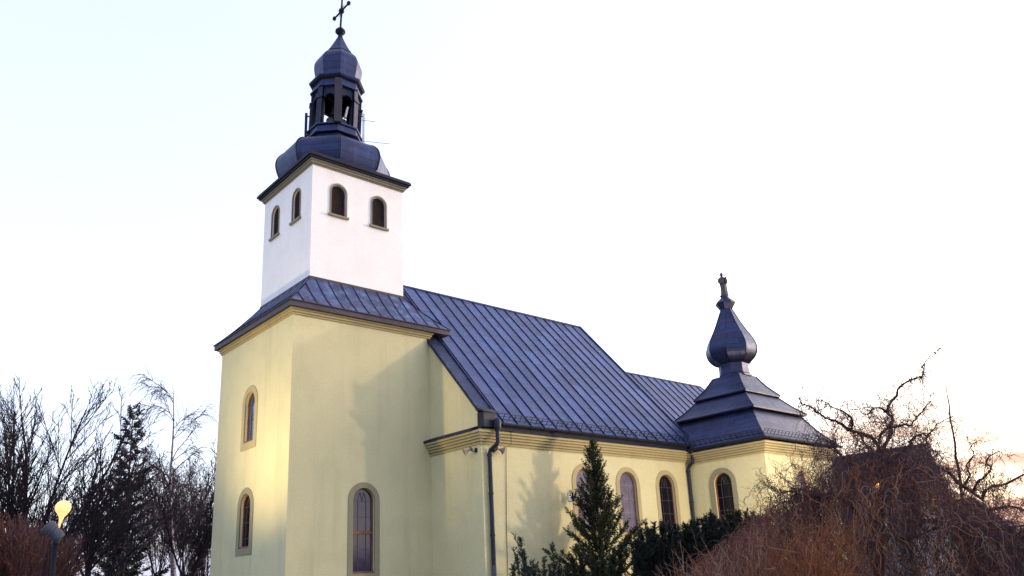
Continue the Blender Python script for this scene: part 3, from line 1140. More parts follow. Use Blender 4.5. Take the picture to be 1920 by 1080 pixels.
od.rings(octa_rings([(0.315, 15.26), (0.37, 15.34), (0.53, 15.60), (0.545, 15.65), (0.40, 15.80), (0.26, 15.92), (0.21, 16.0), (0.21, 16.05)], **kw), True, True)
onion = od.build('onion_dome', M['dome'], church)
sm = MB()
for k in range(8):
    pts = [Vector(octa(r_ + .005, z_, **kw)[k]) for r_, z_ in smooth_profile([(0.80, 12.17), (1.02, 12.30), (1.24, 12.56), (1.345, 12.9), (1.30, 13.22), (1.14, 13.6), (0.90, 14.02), (0.68, 14.45), (0.48, 14.9), (0.315, 15.27)])]
    sm = MB()
    sm.tube(pts, 0.018, 5)
    sm.build('dome_ridge', M['dome'], onion)

#@@VEG
# ------------------------------------------------------------------ fittings on the church
def cyl_axis(mb, base, axis, prf, n=16):
    """turned shape: prf = list of (radius, distance along axis)"""
    a = Vector(axis).normalized()
    s = a.cross(Vector((0, 0, 1)))
    if s.length < 1e-3:
        s = Vector((1, 0, 0))
    s.normalize()
    t = a.cross(s)
    b = Vector(base)
    mb.rings([[b + a * d + (s * math.cos(2 * math.pi * k / n) + t * math.sin(2 * math.pi * k / n)) * r for k in range(n)] for r, d in prf], cap_top=True, cap_bot=True)


def horn(loc, axis, wall, label):
    t = thing('horn_speaker', label, 'loudspeaker', loc, 'horn loudspeakers at the nave corner')
    m = MB()
    cyl_axis(m, (0, 0, 0), axis, [(0.03, -.13), (0.065, -.12), (0.07, -.02), (0.045, 0.0), (0.05, .06), (0.075, .14), (0.115, .2), (0.155, .24), (0.16, .25), (0.145, .245), (0.09, .17), (0.03, .1)])
    m.build('horn', M['horn'], t, True, (0, 0, 0))
    k = MB()
    k.tube([Vector((0, 0, 0)), Vector(wall) * 0.5 + Vector((0, 0, -.06)), Vector(wall)], 0.018, 6)
    k.box(wall[0] - .05, wall[0] + .05, wall[1] - .05, wall[1] + .05, wall[2] - .08, wall[2] + .08)
    k.build('bracket', M['pipe'], t, False, (0, 0, 0))
    c_ = MB()
    cyl_axis(c_, (0, 0, 0), axis, [(0.078, -.075), (0.082, -.07), (0.082, -.045), (0.078, -.04)])
    c_.build('clamp', M['dark'], t, False, (0, 0, 0))


horn((6.24, -3.03, 6.79), (-0.75, 0.45, -0.42), (0.24, -0.12, -0.02), 'beige horn loudspeaker left of the nave downpipe, aimed at the tower')
horn((7.18, YN - 0.22, 6.80), (0.86, -0.3, -0.30), (-0.08, 0.2, -0.02), 'beige horn loudspeaker right of the nave downpipe under the cornice')

t = thing('floodlight', 'small white faced floodlight on a black arm beside the first nave window', 'floodlight', (11.02, YN - 0.30, 5.0))
m = MB()
m.box(-.02, .07, -.12, .12, -.19, .19)
m.build('housing', M['dark'], t, False, (0, 0, 0)).rotation_euler = (0, 0, R(40))
m = MB()
m.box(-.036, -.0215, -.105, .105, -.172, .172)
m.build('front_plate', M['lightgrey'], t, False, (0, 0, 0)).rotation_euler = (0, 0, R(58))
m = MB()
m.bar((0.03, 0, 0), (.34, .02, .01), .05, .07)
m.bar((.34, .02, .01), (.38, .30, .01), .05, .07)
m.build('arm', M['dark'], t, False, (0, 0, 0))

# antennas on the lantern
def radial(deg, r, z, s=0.0):
    a = R(deg)
    o = lean(z)
    return Vector((AXX + r * math.cos(a) - s * math.sin(a) + o.x, AXY + r * math.sin(a) + s * math.cos(a) + o.y, z))


def panel(deg, r, z0, z1, w, d_, label, s=0.0, mat='fascia'):
    c0 = radial(deg, r, 0, s)
    t_ = thing('panel_antenna', label, 'antenna', (c0.x, c0.y, z0), 'antennas on the lantern')
    m_ = MB()
    m_.box(-d_ / 2, d_ / 2, -w / 2, w / 2, 0, z1 - z0)
    m_.build('radome', M[mat], t_, False, (0, 0, 0)).rotation_euler = (0, 0, R(deg))
    for q in (0.15, z1 - z0 - .15):
        k_ = MB()
        k_.bar((0, 0, q), (-math.cos(R(deg)) * .25, -math.sin(R(deg)) * .25, q), .05)
        k_.build('bracket', M['dark'], t_, False, (0, 0, 0))


panel(247.5, LR + 0.30, 23.05, 25.45, 0.34, 0.14, 'wide purple brown panel antenna on the front corner of the lantern')
panel(160, LR + 0.22, 22.78, 24.15, 0.14, 0.12, 'slim blue panel antenna on the left edge of the lantern', 0, 'pipe')
panel(338, LR + 0.26, 22.9, 24.6, 0.10, 0.10, 'slim pale pole antenna on the right edge of the lantern', 0, 'lightgrey')
m = MB()
p0 = radial(275, 0.85, 23.75)
m.bar(p0, p0 + Vector((0.12, -.02, .62)), 0.16, 0.08)
tag(m.build('radio_unit', M['lightgrey']), 'white tilted radio box inside the right front arch of the lantern', 'radio box')
for dg, lb_ in ((226, 'grey round dish at the foot of the left front lantern arch'), (268, 'grey round dish at the foot of the right front lantern arch')):
    m = MB()
    p0 = radial(dg, 0.95, 23.42)
    cyl_axis(m, p0, (math.cos(R(dg)), math.sin(R(dg)), 0), [(0.05, -.12), (0.10, -.06), (0.17, 0.0), (0.17, .02), (0.11, -.02), (0.02, -.04)])
    m.tube([p0, p0 + Vector((0, 0, -.3))], .02, 5)
    tag(m.build('dish', M['grey'], None, True), lb_, 'dish', 'dishes in the lantern')
for dg, z_, l_, lb_ in ((335, 24.2, 0.75, 'short rod antenna sticking out high on the right side of the lantern'), (330, 22.95, 1.5, 'long rod antenna sticking out low on the right side of the lantern')):
    m = MB()
    p0 = radial(dg, 1.2, z_)
    m.tube([p0, p0 + LAT * l_ + Vector((0, 0, -.05))], 0.012, 5)
    m.bar(p0, p0 - LAT * .2, .05)
    tag(m.build('rod_antenna', M['grey']), lb_, 'antenna', 'rod antennas on the lantern')

# statue on the chapel dome
m = MB()
sx, sy, sz = QX + .03, QY - .02, 16.05
fx = Vector((-0.74, -0.67, 0))
rx = Vector((0.67, -0.74, 0))


def ell(z, a, b, ox=0.0, of=0.0, ph=0.0, fold=0.0, n=20):
    out = []
    for k in range(n):
        th = 2 * math.pi * k / n
        q = 1 + fold * math.sin(5 * th + ph)
        v = Vector((sx, sy, sz + z)) + rx * (ox + a * q * math.cos(th)) + fx * (of + b * q * math.sin(th))
        out.append(v)
    return out


body = [(0, .24, .21, 0, 0, 0, .0), (.05, .24, .21, 0, 0, 0, .02), (.06, .205, .18, .01, 0, 0, .07), (.25, .18, .16, .015, 0, .4, .09), (.5, .175, .15, .01, .01, .8, .09), (.7, .185, .15, -.0, .01, 1.1, .06), (.85, .20, .15, -.01, 0, 1.3, .05), (.98, .205, .14, -.015, 0, 1.5, .03), (1.06, .19, .12, -.02, 0, 0, .0), (1.11, .13, .09, -.02, 0, 0, 0), (1.14, .065, .06, -.02, 0, 0, 0), (1.17, .06, .06, -.02, .01, 0, 0), (1.20, .075, .08, -.02, .015, 0, 0), (1.26, .088, .095, -.02, .015, 0, 0), (1.32, .08, .088, -.02, .01, 0, 0), (1.37, .045, .05, -.02, .005, 0, 0), (1.385, .005, .005, -.02, 0, 0, 0)]
m.rings([ell(*q) for q in body], cap_bot=True)
base_ = Vector((sx, sy, sz))
sp = lambda a, b, c_: base_ + rx * a + fx * b + Vector((0, 0, c_))
m.tube([sp(-.17, 0, 1.03), sp(-.215, .05, .85), sp(-.16, .15, .72), sp(-.04, .18, .74)], [.065, .06, .05, .04], 10)
m.tube([sp(.13, 0, 1.03), sp(.20, .06, .84), sp(.19, .15, .78)], [.06, .055, .045], 10)
m.tube([sp(.15, .13, .70), sp(.165, .14, .80), sp(.17, .13, .92), sp(.165, .12, .98)], [.06, .085, .07, .035], 10)
ball(m, sp(.165, .12, 1.03), .06, 10)
tag(m.build('statue', M['bronze'], None, True), 'dark statue of a robed figure holding a child on top of the chapel dome', 'statue')

# ------------------------------------------------------------------ street lamps
def point(name, loc, watt, col, rad, parent):
    l_ = bpy.data.lights.new(name, 'POINT')
    l_.energy = watt
    l_.color = col
    l_.shadow_soft_size = rad
    o = bpy.data.objects.new(name, l_)
    COL.objects.link(o)
    o.parent = parent
    o.location = loc
    return o


gp = at(118, 952, 30)
t = thing('street_lamp', 'grey street lamp with a tilted projector and glowing globe in front of bare trees', 'street lamp', (gp.x - .10, gp.y - .02, 0))
hz = gp.z
m = MB()
m.tube([Vector((0, 0, 0)), Vector((0, 0, .9)), Vector((0, 0, .95)), Vector((0, 0, hz - 1.05))], [.12, .12, .085, .075], 14)
m.build('post', M['post'], t, True, (0, 0, 0))
m = MB()
ax_ = (_r * -0.62 + _u * 0.62 - _f * 0.1).normalized()
cyl_axis(m, _r * .16 + _u * 0 + Vector((0, 0, hz - .98)), ax_, [(0.10, 0), (0.16, .02), (0.20, .12), (0.20, .34), (0.235, .36), (0.24, .60), (0.20, .62), (0.19, .56)], 18)
m.box(-.10, .10, -.10, .10, hz - 1.12, hz - .86)
m.build('projector', M['grey'], t, True, (0, 0, 0))
m = MB()
ball(m, Vector((.10, .02, hz)), .235, 20)
m.rings([[(.10 - .07 * (1 - q) + r_ * math.cos(2 * math.pi * k / 12), .02 + r_ * math.sin(2 * math.pi * k / 12), hz - .72 + q * .52) for k in range(12)] for q, r_ in ((0, .022), (.45, .035), (.8, .075), (1, .15))])
m.build('globe', M['lampglow'], t, True, (0, 0, 0))
sp = bpy.data.lights.new('bulb', 'SPOT')
sp.energy = LAMP1
sp.color = (1.0, 0.76, 0.38)
sp.spot_size = R(95)
sp.spot_blend = 1.0
sp.shadow_soft_size = 0.15
spo = bpy.data.objects.new('bulb', sp)
COL.objects.link(spo)
spo.parent = t
spo.location = (.55, 0.05, hz - .35)
spo.rotation_euler = (Vector((-gp.x, .6, 5.6)).to_track_quat('-Z', 'Y')).to_euler()

gp = at(1650, 910, 33)
t = thing('lantern_lamp', 'orange glowing lantern on a dark post seen through the willow twigs', 'street lamp', (gp.x, gp.y, 0))
hz = gp.z
m = MB()
m.tube([Vector((0, 0, 0)), Vector((0, 0, .7)), Vector((0, 0, .8)), Vector((0, 0, hz - .3))], [.11, .1, .06, .05], 12)
m.build('post', M['post'], t, True, (0, 0, 0))
m = MB()
for k in range(4):
    a0, a1 = R(45 + 90 * k), R(135 + 90 * k)
    f0, f1 = Vector((.22 * math.cos(a0), .22 * math.sin(a0), hz - .32)), Vector((.30 * math.cos(a0), .30 * math.sin(a0), hz + .28))
    m.bar(f0, f1, .03)
    for zz, rr in ((hz - .32, .22), (hz + .28, .30)):
        m.bar(Vector((rr * math.cos(a0), rr * math.sin(a0), zz)), Vector((rr * math.cos(a1), rr * math.sin(a1), zz)), .035)
m.rings([[(r_ * math.cos(R(45 + 90 * k)), r_ * math.sin(R(45 + 90 * k)), z_) for k in range(4)] for r_, z_ in ((.36, hz + .30), (.1, hz + .52), (.03, hz + .62))])
m.build('cage', M['post'], t, False, (0, 0, 0))
m = MB()
m.rings([[(r_ * math.cos(R(45 + 90 * k)), r_ * math.sin(R(45 + 90 * k)), z_) for k in range(4)] for r_, z_ in ((.06, hz - .30), (.15, hz - .25), (.21, hz + .22), (.1, hz + .26))], cap_top=True, cap_bot=True)
m.build('globe', M['lampglow2'], t, False, (0, 0, 0))
point('bulb', (-.20, .62, hz + .05), LAMP2, (1.0, 0.80, 0.52), 0.28, t)

# ------------------------------------------------------------------ house behind on the right
A = at(1738, 838, 60)
t = thing('house', 'dark roofed house with a bluish grey gable behind the willow', 'house', (A.x, A.y, 0))
M['hroof'] = simple('old_tiles', (0.055, 0.046, 0.065), 0.85, 0, 0.35, 5.0, 0.6, 9.0)
M['hwall'] = simple('grey_render', (0.22, 0.23, 0.30), 0.9, 0, 0.25, 2.0, 0.3, 30)
rz = A.z
w = MB()
HW, HL = 4.6, 12.0
w.face([(-HW + .5, .3, 0), (HW - .5, .3, 0), (HW - .5, .3, 3.4), (0, .3, rz - .35), (-HW + .5, .3, 3.4)])
w.face([(-HW + .5, HL - .3, 0), (HW - .5, HL - .3, 0), (HW - .5, HL - .3, 3.4), (0, HL - .3, rz - .35), (-HW + .5, HL - .3, 3.4)])
for q in (-HW + .5, HW - .5):
    w.face([(q, .3, 0), (q, HL - .3, 0), (q, HL - .3, 3.4), (q, .3, 3.4)])
w.build('wall', M['hwall'], t, False, (0, 0, 0))
rf = MB()
for q in (-1, 1):
    rf.hexa([(q * HW, 0, 2.9), (q * HW, HL, 2.9), (0, HL, rz), (0, 0, rz), (q * HW, 0, 3.05), (q * HW, HL, 3.05), (0, HL, rz + .16), (0, 0, rz + .16)])
rf.tube([Vector((0, -.02, rz + .16)), Vector((0, HL, rz + .16))], .12, 8)
rf.build('roof', M['hroof'], t, False, (0, 0, 0))
wd = MB()
wd.box(-.5, .5, .2, .28, 5.0, 6.2)
wd.build('window', M['glass2'], t, False, (0, 0, 0))
an = thing('outbuilding', 'low dark roofed outbuilding right of the house, half hidden by twigs', 'outbuilding', (A.x + 5.2, A.y - .3, 0))
w = MB()
w.box(.1, 7, .3, 7, 0, 3.4)
w.build('wall', M['hwall'], an, False, (0, 0, 0))
rf = MB()
rf.hexa([(-.1, -.2, 5.6), (7.6, -.2, 2.9), (7.6, 7.5, 2.9), (-.1, 7.5, 5.6), (-.1, -.2, 5.78), (7.6, -.2, 3.05), (7.6, 7.5, 3.05), (-.1, 7.5, 5.78)])
rf.build('roof', M['hroof'], an, False, (0, 0, 0))

# ------------------------------------------------------------------ vegetation
def bark(name, c0, c1, scale=6.0):
    m_, nt, b_ = newmat(name)
    tc = node(nt, "ShaderNodeTexCoord")
    n1 = node(nt, "ShaderNodeTexNoise", Scale=scale, Detail=6.0, Roughness=0.7)
    nt.links.new(tc.outputs["Object"], n1.inputs["Vector"])
    nt.links.new(mixc(nt, ramp(nt, n1.outputs[0], 0.35, 0.65), c0, c1), b_.inputs["Base Color"])
    b_.inputs["Roughness"].default_value = 0.85
    b_.inputs["Specular IOR Level"].default_value = 0.2
    return m_


M['bark'] = bark('dark_bark', (0.012, 0.009, 0.013), (0.026, 0.018, 0.023))
M['twig'] = bark('bare_twigs', (0.014, 0.011, 0.018), (0.030, 0.020, 0.028), 3.0)
M['redtwig'] = bark('red_twigs', (0.12, 0.040, 0.026), (0.20, 0.078, 0.045), 2.0)
M['darkred'] = bark('dark_red_twigs', (0.035, 0.012, 0.010), (0.075, 0.026, 0.020), 2.0)
M['orange'] = bark('orange_twigs', (0.17, 0.055, 0.02), (0.30, 0.12, 0.05), 2.0)
M['tan'] = bark('tan_twigs', (0.17, 0.10, 0.08), (0.27, 0.16, 0.12), 2.0)
M['wtwig'] = bark('willow_twigs', (0.034, 0.021, 0.030), (0.082, 0.043, 0.052), 1.4)
M['wlimb'] = bark('willow_bark', (0.030, 0.019, 0.020), (0.075, 0.042, 0.03), 5.0)
M['birchtwig'] = bark('birch_twigs', (0.05, 0.03, 0.045), (0.09, 0.06, 0.08), 3.0)


def birch_bark():
    m_, nt, b_ = newmat('birch_bark')
    tc = node(nt, "ShaderNodeTexCoord")
    mp = node(nt, "ShaderNodeMapping")
    mp.inputs["Scale"].default_value = (3, 3, 5)
    nt.links.new(tc.outputs["Object"], mp.inputs["Vector"])
    n1 = node(nt, "ShaderNodeTexNoise", Scale=1.5, Detail=5.0, Roughness=0.7)
    nt.links.new(mp.outputs[0], n1.inputs["Vector"])
    nt.links.new(mixc(nt, ramp(nt, n1.outputs[0], 0.48, 0.56), (0.26, 0.24, 0.30), (0.04, 0.035, 0.045)), b_.inputs["Base Color"])
    b_.inputs["Roughness"].default_value = 0.8
    return m_


M['birch'] = birch_bark()


def leafmat(name, c0, c1):
    m_, nt, b_ = newmat(name)
    tc = node(nt, "ShaderNodeTexCoord")
    n1 = node(nt, "ShaderNodeTexNoise", Scale=2.2, Detail=5.0, Roughness=0.7)
    nt.links.new(tc.outputs["Object"], n1.inputs["Vector"])
    nt.links.new(mixc(nt, ramp(nt, n1.outputs[0], 0.35, 0.68), c0, c1), b_.inputs["Base Color"])
    b_.inputs["Roughness"].default_value = 0.7
    b_.inputs["Specular IOR Level"].default_value = 0.25
    return m_


M['thuja'] = leafmat('thuja_sprays', (0.008, 0.013, 0.007), (0.027, 0.033, 0.014))
M['yew'] = leafmat('yew_needles', (0.007, 0.011, 0.011), (0.020, 0.026, 0.019))
M['juniper'] = leafmat('juniper_needles', (0.016, 0.026, 0.022), (0.045, 0.055, 0.04))
M['spruce'] = leafmat('spruce_needles', (0.010, 0.014, 0.02), (0.022, 0.028, 0.034))


def rv(rn):
    while True:
        v = Vector((rn.uniform(-1, 1), rn.uniform(-1, 1), rn.uniform(-1, 1)))
        if 0.05 < v.length < 1:
            return v.normalized()


def poly(rn, p, d, L, r0, r1, n, jit, trop=0.0):
    pts, rad = [p.copy()], [r0]
    d = d.normalized()
    st = L / n
    for i in range(n):
        d = (d + rv(rn) * jit + Vector((0, 0, trop))).normalized()
        p = p + d * st
        pts.append(p.copy())
        rad.append(r0 + (r1 - r0) * ((i + 1) / n))
    return pts, rad, d


def sample(pts, rad, t):
    x = t * (len(pts) - 1)
    i = min(int(x), len(pts) - 2)
    f = x - i
    return pts[i].lerp(pts[i + 1], f), rad[i] + (rad[i + 1] - rad[i]) * f, (pts[i + 1] - pts[i]).normalized()


def branchdir(rn, d, ang):
    s = d.cross(rv(rn))
    if s.length < .05:
        s = d.cross(Vector((1, 0.3, 0)))
    s.normalize()
    return (d * math.cos(ang) + s * math.sin(ang)).normalized()


def grow(rn, big, fine, p, d, L, r, depth, o):
    n = max(4, int(L / o['step']))
    pts, rad, dd = poly(rn, p, d, L, r, max(o['rmin'], r * 0.35), n, o['jit'], o['trop'] * (1 if depth > 0 else o.get('tiptrop', 1)))
    (big if depth >= o['split'] else fine).tube(pts, rad, 6 if r > .06 else (4 if r > .02 else 3), False)
    if depth == 0:
        return
    k = int(L * o['dens'][depth] + rn.random())
    for i in range(k):
        t = o['t0'] + (1 - o['t0']) * (i + rn.random()) / k
        q, rr, dr = sample(pts, rad, t)
        nl = L * o['ratio'] * (1.1 - 0.55 * t) * rn.uniform(.65, 1.25)
        grow(rn, big, fine, q, branchdir(rn, dr, R(rn.uniform(*o['ang']))) + Vector((0, 0, o.get('lift', .15))), nl, max(o['rmin'], min(rr * .6, r * .42)), depth - 1, o)


def bare_tree(label, base, H, rn, trunk_h, limbs, spread, r, o, name='bare_tree', group='bare trees left of the church', mats=('bark', 'twig'), lens=(.75, 1.0), azs=None, lean_=(0, 0)):
    t_ = thing(name, label, 'tree', base, group)
    big, fine = MB(), MB()
    pts, rad, d_ = poly(rn, Vector((0, 0, -.2)), Vector((lean_[0], lean_[1], 1)), trunk_h, r, r * .8, 6, .06, .1)
    big.tube(pts, rad, 10)
    for i in range(limbs):
        az = 2 * math.pi * (i + rn.uniform(-.3, .3)) / limbs if azs is None else azs[i]
        sp_ = R(rn.uniform(*spread))
        dv = Vector((math.cos(az) * math.sin(sp_), math.sin(az) * math.sin(sp_), math.cos(sp_)))
        q, rr, _ = sample(pts, rad, rn.uniform(.6, 1.0))
        grow(rn, big, fine, q, dv, (H - trunk_h) * rn.uniform(*lens), r * rn.uniform(.3, .45), o['depth'], o)
    big.build('trunk', M[mats[0]], t_, True, (0, 0, 0))
    f_ = fine.build('twigs', M[mats[1]], t_, False, (0, 0, 0))
    f_['kind'] = 'stuff'
    return t_


def flat(p):
    return (p.x, p.y, 0)


O1 = dict(step=.5, rmin=.011, jit=.065, trop=.04, split=2, dens={3: 2.6, 2: 3.4, 1: 4.4}, t0=.15, ratio=.40, ang=(18, 44), depth=3)
bare_tree('tall bare tree with a wide fan of upright limbs at the left edge', flat(at(36, 1080, 45)), 11.0, random.Random(11), 2.2, 16, (4, 56), .26, dict(O1, dens={3: 2.4, 2: 3.2, 1: 3.8}), lens=(.8, 1.12))
O2 = dict(step=.4, rmin=.010, jit=.085, trop=.04, split=2, dens={3: 3.2, 2: 4.4, 1: 4.4}, t0=.15, ratio=.40, ang=(22, 52), depth=3)
bare_tree('short bare tree with upswept limbs right of the street lamp', flat(at(163, 1080, 40)), 8.6, random.Random(5), 3.4, 9, (6, 44), .16, O2)
bare_tree('crooked bare tree with dark curved limbs beside the church wall', flat(at(352, 1080, 45)), 9.4, random.Random(23), 3.0, 5, (8, 38), .15, dict(O2, jit=.13), azs=[0.2, 5.6, 1.5, 3.0, 4.6])
bare_tree('thin bare tree standing behind the spruce', flat(at(292, 1080, 62)), 11.0, random.Random(31), 3.2, 6, (5, 36), .14, O1)
bare_tree('slender bare tree between the birch and the tower wall', flat(at(385, 1080, 58)), 11.5, random.Random(51), 3.0, 6, (5, 30), .13, O1)
bare_tree('fine twigged bare tree directly behind the birch', flat(at(338, 1080, 64)), 12.0, random.Random(57), 3.0, 7, (5, 32), .14, O1)
bare_tree('bare tree in the gap left of the spruce', flat(at(212, 1080, 66)), 10.6, random.Random(37), 3.0, 6, (5, 34), .14, O1)

# birch
rn = random.Random(77)
bb = at(326, 1080, 50)
t = thing('birch_tree', 'slender birch with pale trunk and drooping twigs right of the spruce', 'tree', flat(bb))
tr, big, fine = MB(), MB(), MB()
bt = at(322, 722, 50)
H = bt.z
pts = [Vector((0, 0, -.2))]
for i in range(1, 17):
    q = i / 16
    pts.append(Vector(((bt.x - bb.x) * q + .12 * math.sin(q * 9), (bt.y - bb.y) * q + .1 * math.cos(q * 7) - .1, H * q)))
rad = [.20 - .185 * (i / 16) ** .8 for i in range(17)]
tr.tube(pts, rad, 10)
tr.build('trunk', M['birch'], t, True, (0, 0, 0))
for i in range(40):
    q = rn.uniform(.3, .98)
    p, r_, d_ = sample(pts, rad, q)
    az = rn.uniform(0, 2 * math.pi)
    el = rn.uniform(.6, 1.2)
    L = rn.uniform(1.2, 2.9) * (1.15 - .55 * abs(q - .7))
    bp, br_, bd = poly(rn, p, Vector((math.cos(az) * math.cos(el), math.sin(az) * math.cos(el), math.sin(el))), L, max(.015, r_ * .45), .014, 9, .10, -.04)
    big.tube(bp, br_, 4, False)
    for k in range(16):
        s_ = rn.uniform(.2, 1)
        p2, r2, d2 = sample(bp, br_, s_)
        tp, trr, _ = poly(rn, p2, (d2 + rv(rn) * .7).normalized(), rn.uniform(.5, 1.7), .012, .009, 8, .10, -.17)
        fine.tube(tp, trr, 3, False)
        if rn.random() < .6:
            p3, _, d3 = sample(tp, trr, .4)
            tp, trr, _ = poly(rn, p3, (d3 + rv(rn) * .7).normalized(), rn.uniform(.4, .9), .011, .009, 5, .1, -.2)
            fine.tube(tp, trr, 3, False)
big.build('branches', M['birchtwig'], t, False, (0, 0, 0))['kind'] = 'stuff'
fine.build('twigs', M['birchtwig'], t, False, (0, 0, 0))['kind'] = 'stuff'


def spray(mb, rn, p, d, L, lw, n=5, ll=.45):
    """a shoot: thin axis with pointed leaflets to all sides"""
    d = d.normalized()
    tip = p + d * L
    s = d.cross(rv(rn))
    if s.length < .05:
        s = d.cross(Vector((.2, 1, .1)))
    s.normalize()
    u_ = d.cross(s)
    mb.face([p - s * lw * .3, p + s * lw * .3, tip])
    for i in range(n):
        q = p + d * L * (i + .4) / (n + .3)
        for sg in (1, -1):
            a = s if (i % 2 == 0) else u_
            e_ = (d * .75 + a * sg * .65 + u_ * rn.uniform(-.3, .3)).normalized()
            l_ = L * ll * (1 - .6 * i / n) * rn.uniform(.8, 1.2)
            w_ = e_.cross(u_ if i % 2 == 0 else s).normalized() * lw * .5
            mb.face([q - w_, q + e_ * l_ * .5 - w_ * .8, q + e_ * l_, q + e_ * l_ * .5 + w_ * .8, q + w_])


def conifer(t_, rn, H, Rb, nbr, nsp, sl_, lw, droop, mat, power=.85, z0=.05, trunk_r=.12, up=.55, ll=.45):
    tr_, cr_ = MB(), MB()
    tp_, tr2, _ = poly(rn, Vector((0, 0, -.1)), Vector((0, 0, 1)), H * .97, trunk_r, .015, 10, .015, .05)
    tr_.tube(tp_, tr2, 8)
    tr_.build('trunk', M['bark'], t_, True, (0, 0, 0))
    for i in range(nbr):
        h = z0 + (1 - z0) * ((i + rn.random()) / nbr) ** 1.12
        if h > .985:
            continue
        L = Rb * (1 - h) ** power * rn.uniform(.5, 1.3) + .10
        az = i * 2.39996 + rn.uniform(-.5, .5)
        z = H * h
        el = (up if droop < 0 else -droop) * rn.uniform(.5, 1.3) + h * .5
        d = Vector((math.cos(az) * math.cos(el), math.sin(az) * math.cos(el), math.sin(el)))
        bp, br_, bd = poly(rn, Vector((tp_[min(9, int(h * 10))].x, tp_[min(9, int(h * 10))].y, z)), d, L, .025 * (1.2 - h), .006, 6, .08, .09 if droop >= 0 else .05)
        cr_.tube(bp, br_, 3, False)
        k = max(4, int(nsp * (L / Rb) ** .8))
        for j in range(k):
            s_ = .12 + .88 * (j + rn.random()) / k
            p, _, dd = sample(bp, br_, s_)
            dv = (dd * .9 + rv(rn) * .75 + Vector((0, 0, .25 if droop < 0 else -.12))).normalized()
            spray(cr_, rn, p, dv, sl_ * rn.uniform(.6, 1.3) * (1.15 - .3 * h), lw, 5, ll)
        spray(cr_, rn, bp[-1], bd, sl_ * 1.1, lw, 5, ll)
    spray(cr_, rn, Vector((tp_[-1].x, tp_[-1].y, H * .93)), Vector((0, 0, 1)), H * .07, lw, 6, .4)
    f_ = cr_.build('crown', M[mat], t_, False, (0, 0, 0))
    return t_


sb = at(256, 1080, 55)
stp = at(257, 760, 55)
conifer(thing('spruce_tree', 'dark ragged spruce taller than the bare trees on the left', 'tree', flat(stp)), random.Random(8), stp.z, 2.6, 80, 30, .42, .07, .22, 'spruce', .78, .12, .2, ll=.5)
sb = at(222, 1080, 60)
conifer(thing('spruce_tree', 'smaller dark conifer tucked against the left side of the spruce', 'tree', flat(sb)), random.Random(18), 9.6, 1.9, 60, 26, .42, .08, .2, 'spruce', .8, .2, .15, ll=.5)

# thuja against the nave
tb = at(1118, 1080, 33.6)
tt = at(1113, 836, 33.6)
conifer(thing('conifer_tree', 'dark green feathery conifer in front of the first nave window', 'tree', (tt.x, tt.y, 0)), random.Random(3), tt.z + .08, 2.55, 145, 38, .28, .033, -1, 'thuja', 1.05, .02, .12, .5, .5)


def spiky_shrub(label, name, base, spikes, rn, mat, sl_=.17, lw=.03, group=None, cat='shrub', dens=60, wide=.16):
    """upright leaders densely clothed in short needled shoots; spikes = tips as points"""
    t_ = thing(name, label, cat, base, group)
    b0 = Vector(base)
    cr_, st_ = MB(), MB()
    for tip in spikes:
        tip = tip - b0
        root = Vector((tip.x * .25 + rn.uniform(-.15, .15), tip.y * .25 + rn.uniform(-.15, .15), 0))
        c_ = root.lerp(tip, .55) + Vector((tip.x * .12, tip.y * .12, -.1 * tip.z))
        pts = []
        for i in range(9):
            q = i / 8
            pts.append(root * (1 - q) ** 2 + c_ * 2 * q * (1 - q) + tip * q * q + rv(rn) * .02)
        rad = [.03 - .025 * i / 8 for i in range(9)]
        st_.tube(pts, rad, 4, False)
        L = (tip - root).length
        for j in range(int(L * dens)):
            q = rn.uniform(.1, 1) ** .8
            p, _, dd = sample(pts, rad, min(q, .999))
            dv = (dd * .8 + rv(rn) * .9).normalized()
            spray(cr_, rn, p, dv, sl_ * rn.uniform(.7, 1.4) + wide * (1 - q) ** .7, lw, 4, .5)
        for j in range(int(L * 2.2)):
            q = rn.uniform(.25, .92)
            p, _, dd = sample(pts, rad, q)
            bp, br_, bd = poly(rn, p, (dd + rv(rn) * .8).normalized(), rn.uniform(.25, .6), .012, .004, 4, .1, .06)
            st_.tube(bp, br_, 3, False)
            for k in range(int(dens * .28)):
                p2, _, d2 = sample(bp, br_, rn.random())
                spray(cr_, rn, p2, (d2 + rv(rn) * .7).normalized(), sl_ * rn.uniform(.6, 1.2), lw, 4, .5)
    st_.build('stems', M['bark'], t_, False, (0, 0, 0))
    cr_.build('foliage', M[mat], t_, False, (0, 0, 0))
    return t_


rn = random.Random(41)
sp_ = [at(u, v, D) for u, v, D in ((976, 1006, 26), (984, 1034, 26.4), (968, 1040, 25.6), (962, 1060, 25.8), (1000, 1052, 26.5), (1038, 1019, 26.6), (1020, 1046, 26.1), (1050, 1050, 27), (1010, 1066, 25.5), (1030, 1060, 25.7), (990, 1066, 25.4))]
cb_ = at(1006, 1080, 26.2)
spiky_shrub('low juniper with upright blue green spikes below the nave wall', 'juniper_shrub', flat(cb_), sp_, rn, 'juniper', .10, .020, None, 'shrub', 80, .06)
sp_ = [at(u, v, D) for u, v, D in ((1082, 1022, 27.5), (1072, 1040, 27), (1092, 1050, 27.4), (1110, 1045, 27.2), (1130, 1040, 27.5), (1150, 1030, 27.3), (1165, 1020, 27.4), (1064, 1062, 26.8), (1120, 1062, 26.6), (1145, 1055, 26.6))]
spiky_shrub('dark juniper spreading around the foot of the conifer', 'juniper_shrub', flat(at(1112, 1080, 27.3)), sp_, rn, 'thuja', .12, .022, None, 'shrub', 85, .10)
